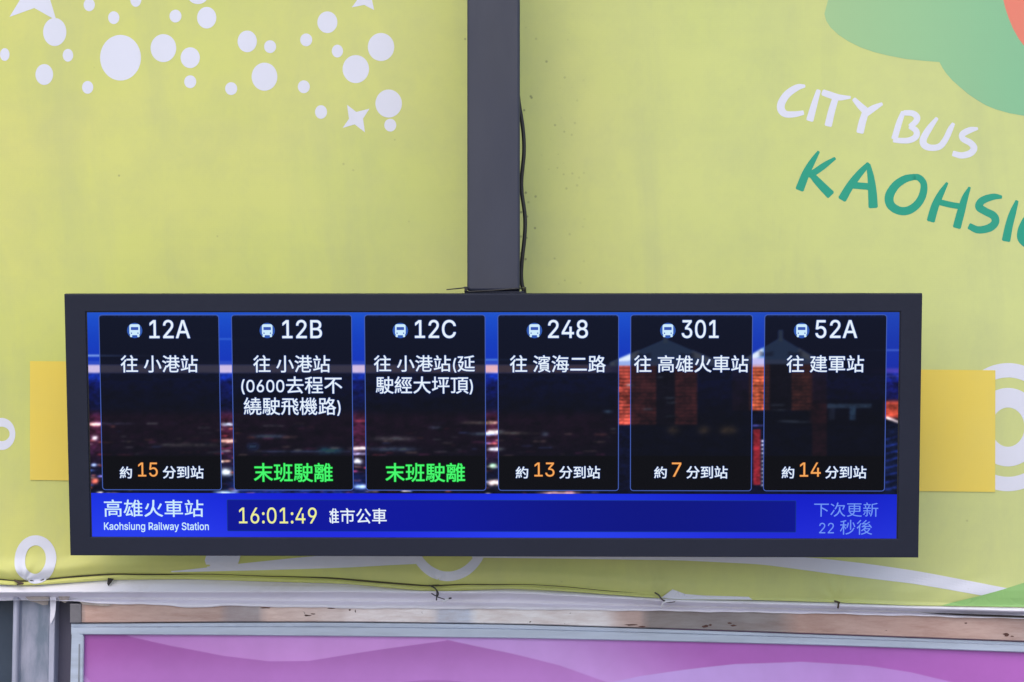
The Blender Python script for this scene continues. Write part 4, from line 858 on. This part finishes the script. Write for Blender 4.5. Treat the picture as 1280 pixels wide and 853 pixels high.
def card_fn(x, y):
    s_in = sample(x, y); s_in = s_in * (1 - .6 * sm(82, 120, s_in[..., 2:3] - s_in[..., 1:2])); c_ = s_in * .22 + C(5, 7, 14)
    k_ = np.interp(y, [393, 440, 520, 612], [1.1, .9, .75, .6])[..., None]; c_ = c_ + C(5, 6, 12) * (k_ - .6)
    foot = sm(569.5, 571.5, y)[..., None]; c_ = c_ * (1 - foot) + C(7, 8, 13) * foot
    t_ = np.clip((397.5 - y) / 3, 0, 1) * noise_top[np.clip((y - 392).astype(int), 0, 11), np.clip(x.astype(int), 0, 1199)]
    return c_ + C(14, 28, 70) * t_[..., None]
vt, vb = pl(620, 393.8)[1], pl(620, 613.8)[1]
def rrect(u0, u1, v0, v1, r, n=5):
    out = []
    for cx, cy, a0 in ((u1 - r, v1 - r, 0), (u0 + r, v1 - r, 90), (u0 + r, v0 + r, 180), (u1 - r, v0 + r, 270)):
        for k in range(n + 1): a = R(a0 + 90 * k / n); out.append((cx + r * math.cos(a), cy + r * math.sin(a)))
    return out
PXU = DW / 1068.      # metres per photo pixel on the display
LABELS = ['route column headed 12A, leftmost', 'route column headed 12B with three lines of text', 'route column headed 12C', 'route column headed 248', 'route column headed 301', 'route column headed 52A, rightmost']
for (cx0, cx1), (num, (nx0, nx1), icx), lines, foot in CARDS:
    u0, u1 = pl(cx0, 505)[0], pl(cx1, 505)[0]
    h0 = REC - .0004
    nu = int((u1 - u0) / .0014); nv = int((vt - vb) / .0014)
    card = emissive_grid('route_card', u0, u1, vb, vt, .0015, h0, card_fn, disp_o, 3.6 * PXU)
    card['label'] = LABELS[[q_[1][0] for q_ in CARDS].index(num)]
    # outline
    a_ = rrect(u0 - .0003, u1 + .0003, vb - .0003, vt + .0003, 4.2 * PXU); b_ = rrect(u0 + .75 * PXU, u1 - .75 * PXU, vb + .75 * PXU, vt - .75 * PXU, 3.2 * PXU)
    k = len(a_); V = [(p_[0], h0 - .0003, p_[1]) for p_ in a_ + b_]
    mesh('outline', V, [(i, (i + 1) % k, k + (i + 1) % k, k + i) for i in range(k)], e_line, card)
    hl = h0 - .0006
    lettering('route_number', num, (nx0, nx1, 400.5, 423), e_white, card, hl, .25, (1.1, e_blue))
    for j, (s, a, b) in enumerate(lines):
        y0 = [444.7, 471.2, 497.5][j]; y1 = [465.9, 493.3, 520][j]
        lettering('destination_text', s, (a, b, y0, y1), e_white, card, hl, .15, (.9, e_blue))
    if len(foot) == 2:
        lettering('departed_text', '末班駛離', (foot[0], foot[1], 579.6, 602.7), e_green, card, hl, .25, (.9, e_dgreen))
    else:
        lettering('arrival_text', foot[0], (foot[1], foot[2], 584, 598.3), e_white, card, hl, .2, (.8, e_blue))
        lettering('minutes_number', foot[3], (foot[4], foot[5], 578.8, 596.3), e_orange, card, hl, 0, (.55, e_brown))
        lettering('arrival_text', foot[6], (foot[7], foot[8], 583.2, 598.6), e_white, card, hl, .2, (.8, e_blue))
    # bus pictogram
    cu_, cv_ = pl(icx, 413.6)
    V = []; Fc = []; FM = []
    def poly(pts, h, mi):
        b0 = len(V); V.extend([(cu_ + x_ * PXU, h, cv_ + y_ * PXU) for x_, y_ in pts]); Fc.append(tuple(range(b0, b0 + len(pts)))); FM.append(mi)
    poly([(9.6 * math.cos(R(a)), 9.6 * math.sin(R(a))) for a in range(0, 360, 12)], hl, 1)
    poly([(x_, y_) for x_, y_ in rrect(-6.6, 6.6, -5.8, 7.9, 2.6)], hl - .0001, 0)
    poly([(x_, y_) for x_, y_ in rrect(-5.9, -3.2, -8.2, -5.0, .8, 2)], hl - .0002, 0); poly([(x_, y_) for x_, y_ in rrect(3.2, 5.9, -8.2, -5.0, .8, 2)], hl - .0002, 0)
    poly([(x_, y_) for x_, y_ in rrect(-4.7, 4.7, .6, 4.4, .6, 2)], hl - .0003, 2)
    for s in (-1, 1): poly([(s * 4.1 + .9 * math.cos(R(a)), -3.3 + .9 * math.sin(R(a))) for a in range(0, 360, 45)], hl - .0003, 2)
    mesh('bus_icon', V, Fc, [e_cyan, e_icon, e_win], card, fm=FM)

# ---- blue information bar
def bar_fn(x, y):
    t = np.clip((y - 618) / 56, 0, 1)[..., None]; r_ = np.clip((x - 600) / 500, 0, 1)[..., None]
    c_ = C(18, 38, 216) * (1 - t) + C(36, 54, 232) * t; return c_ * (1 - .06 * r_) + C(4, 10, 8) * np.sin(x / 90.)[..., None]
bar = emissive_grid('info_bar', sx0, sx1, sz0, bar_v, .004, REC, bar_fn, disp_o); bar['label'] = 'bright blue strip along the bottom of the screen'
def tick_fn(x, y): return C(6, 12, 132) * np.ones(x.shape + (1,)) * (1 - .10 * np.sin(x / 120. + 1))[..., None] + C(0, 6, 10)
tu0, tu1 = pl(284.2, 645)[0], pl(994.6, 645)[0]; tv1, tv0 = pl(640, 626.4)[1], pl(640, 664.7)[1]
V = []; hb_ = REC - .0004
tk = emissive_grid('ticker_box', tu0, tu1, tv0, tv1, .004, hb_, tick_fn, bar)
a_ = rrect(tu0 - .0008, tu1 + .0008, tv0 - .0008, tv1 + .0008, 1.5 * PXU, 3); b_ = rrect(tu0 + .0001, tu1 - .0001, tv0 + .0001, tv1 - .0001, 1.0 * PXU, 3); k = len(a_)
mesh('ticker_outline', [(p_[0], hb_ - .0002, p_[1]) for p_ in a_ + b_], [(i, (i + 1) % k, k + (i + 1) % k, k + i) for i in range(k)], emit_mat('ticker_edge', (18, 50, 140)), bar)
hl = REC - .001
lettering('station_name', '高雄火車站', (129.8, 253.8, 625.3, 646.6), e_cyan, bar, hl, .2)
lettering('station_name_english', 'Kaohsiung Railway Station', (129.8, 260.6, 653.6, 665.6), e_cyan, bar, hl, .2)
lettering('clock_digits', '16:01:49', (298.5, 395.6, 635, 655), e_yellow, bar, hl, .15)
lettering('ticker_text', '雄市公車', (404.8, 483, 636, 655), e_white, bar, hl, .2, None, 411.6)
lettering('update_notice', '下次更新', (1017.9, 1098, 628.7, 646.6), e_pale, bar, hl)
lettering('update_notice', '22 秒後', (1024.2, 1090.5, 650.4, 669), e_pale, bar, hl)
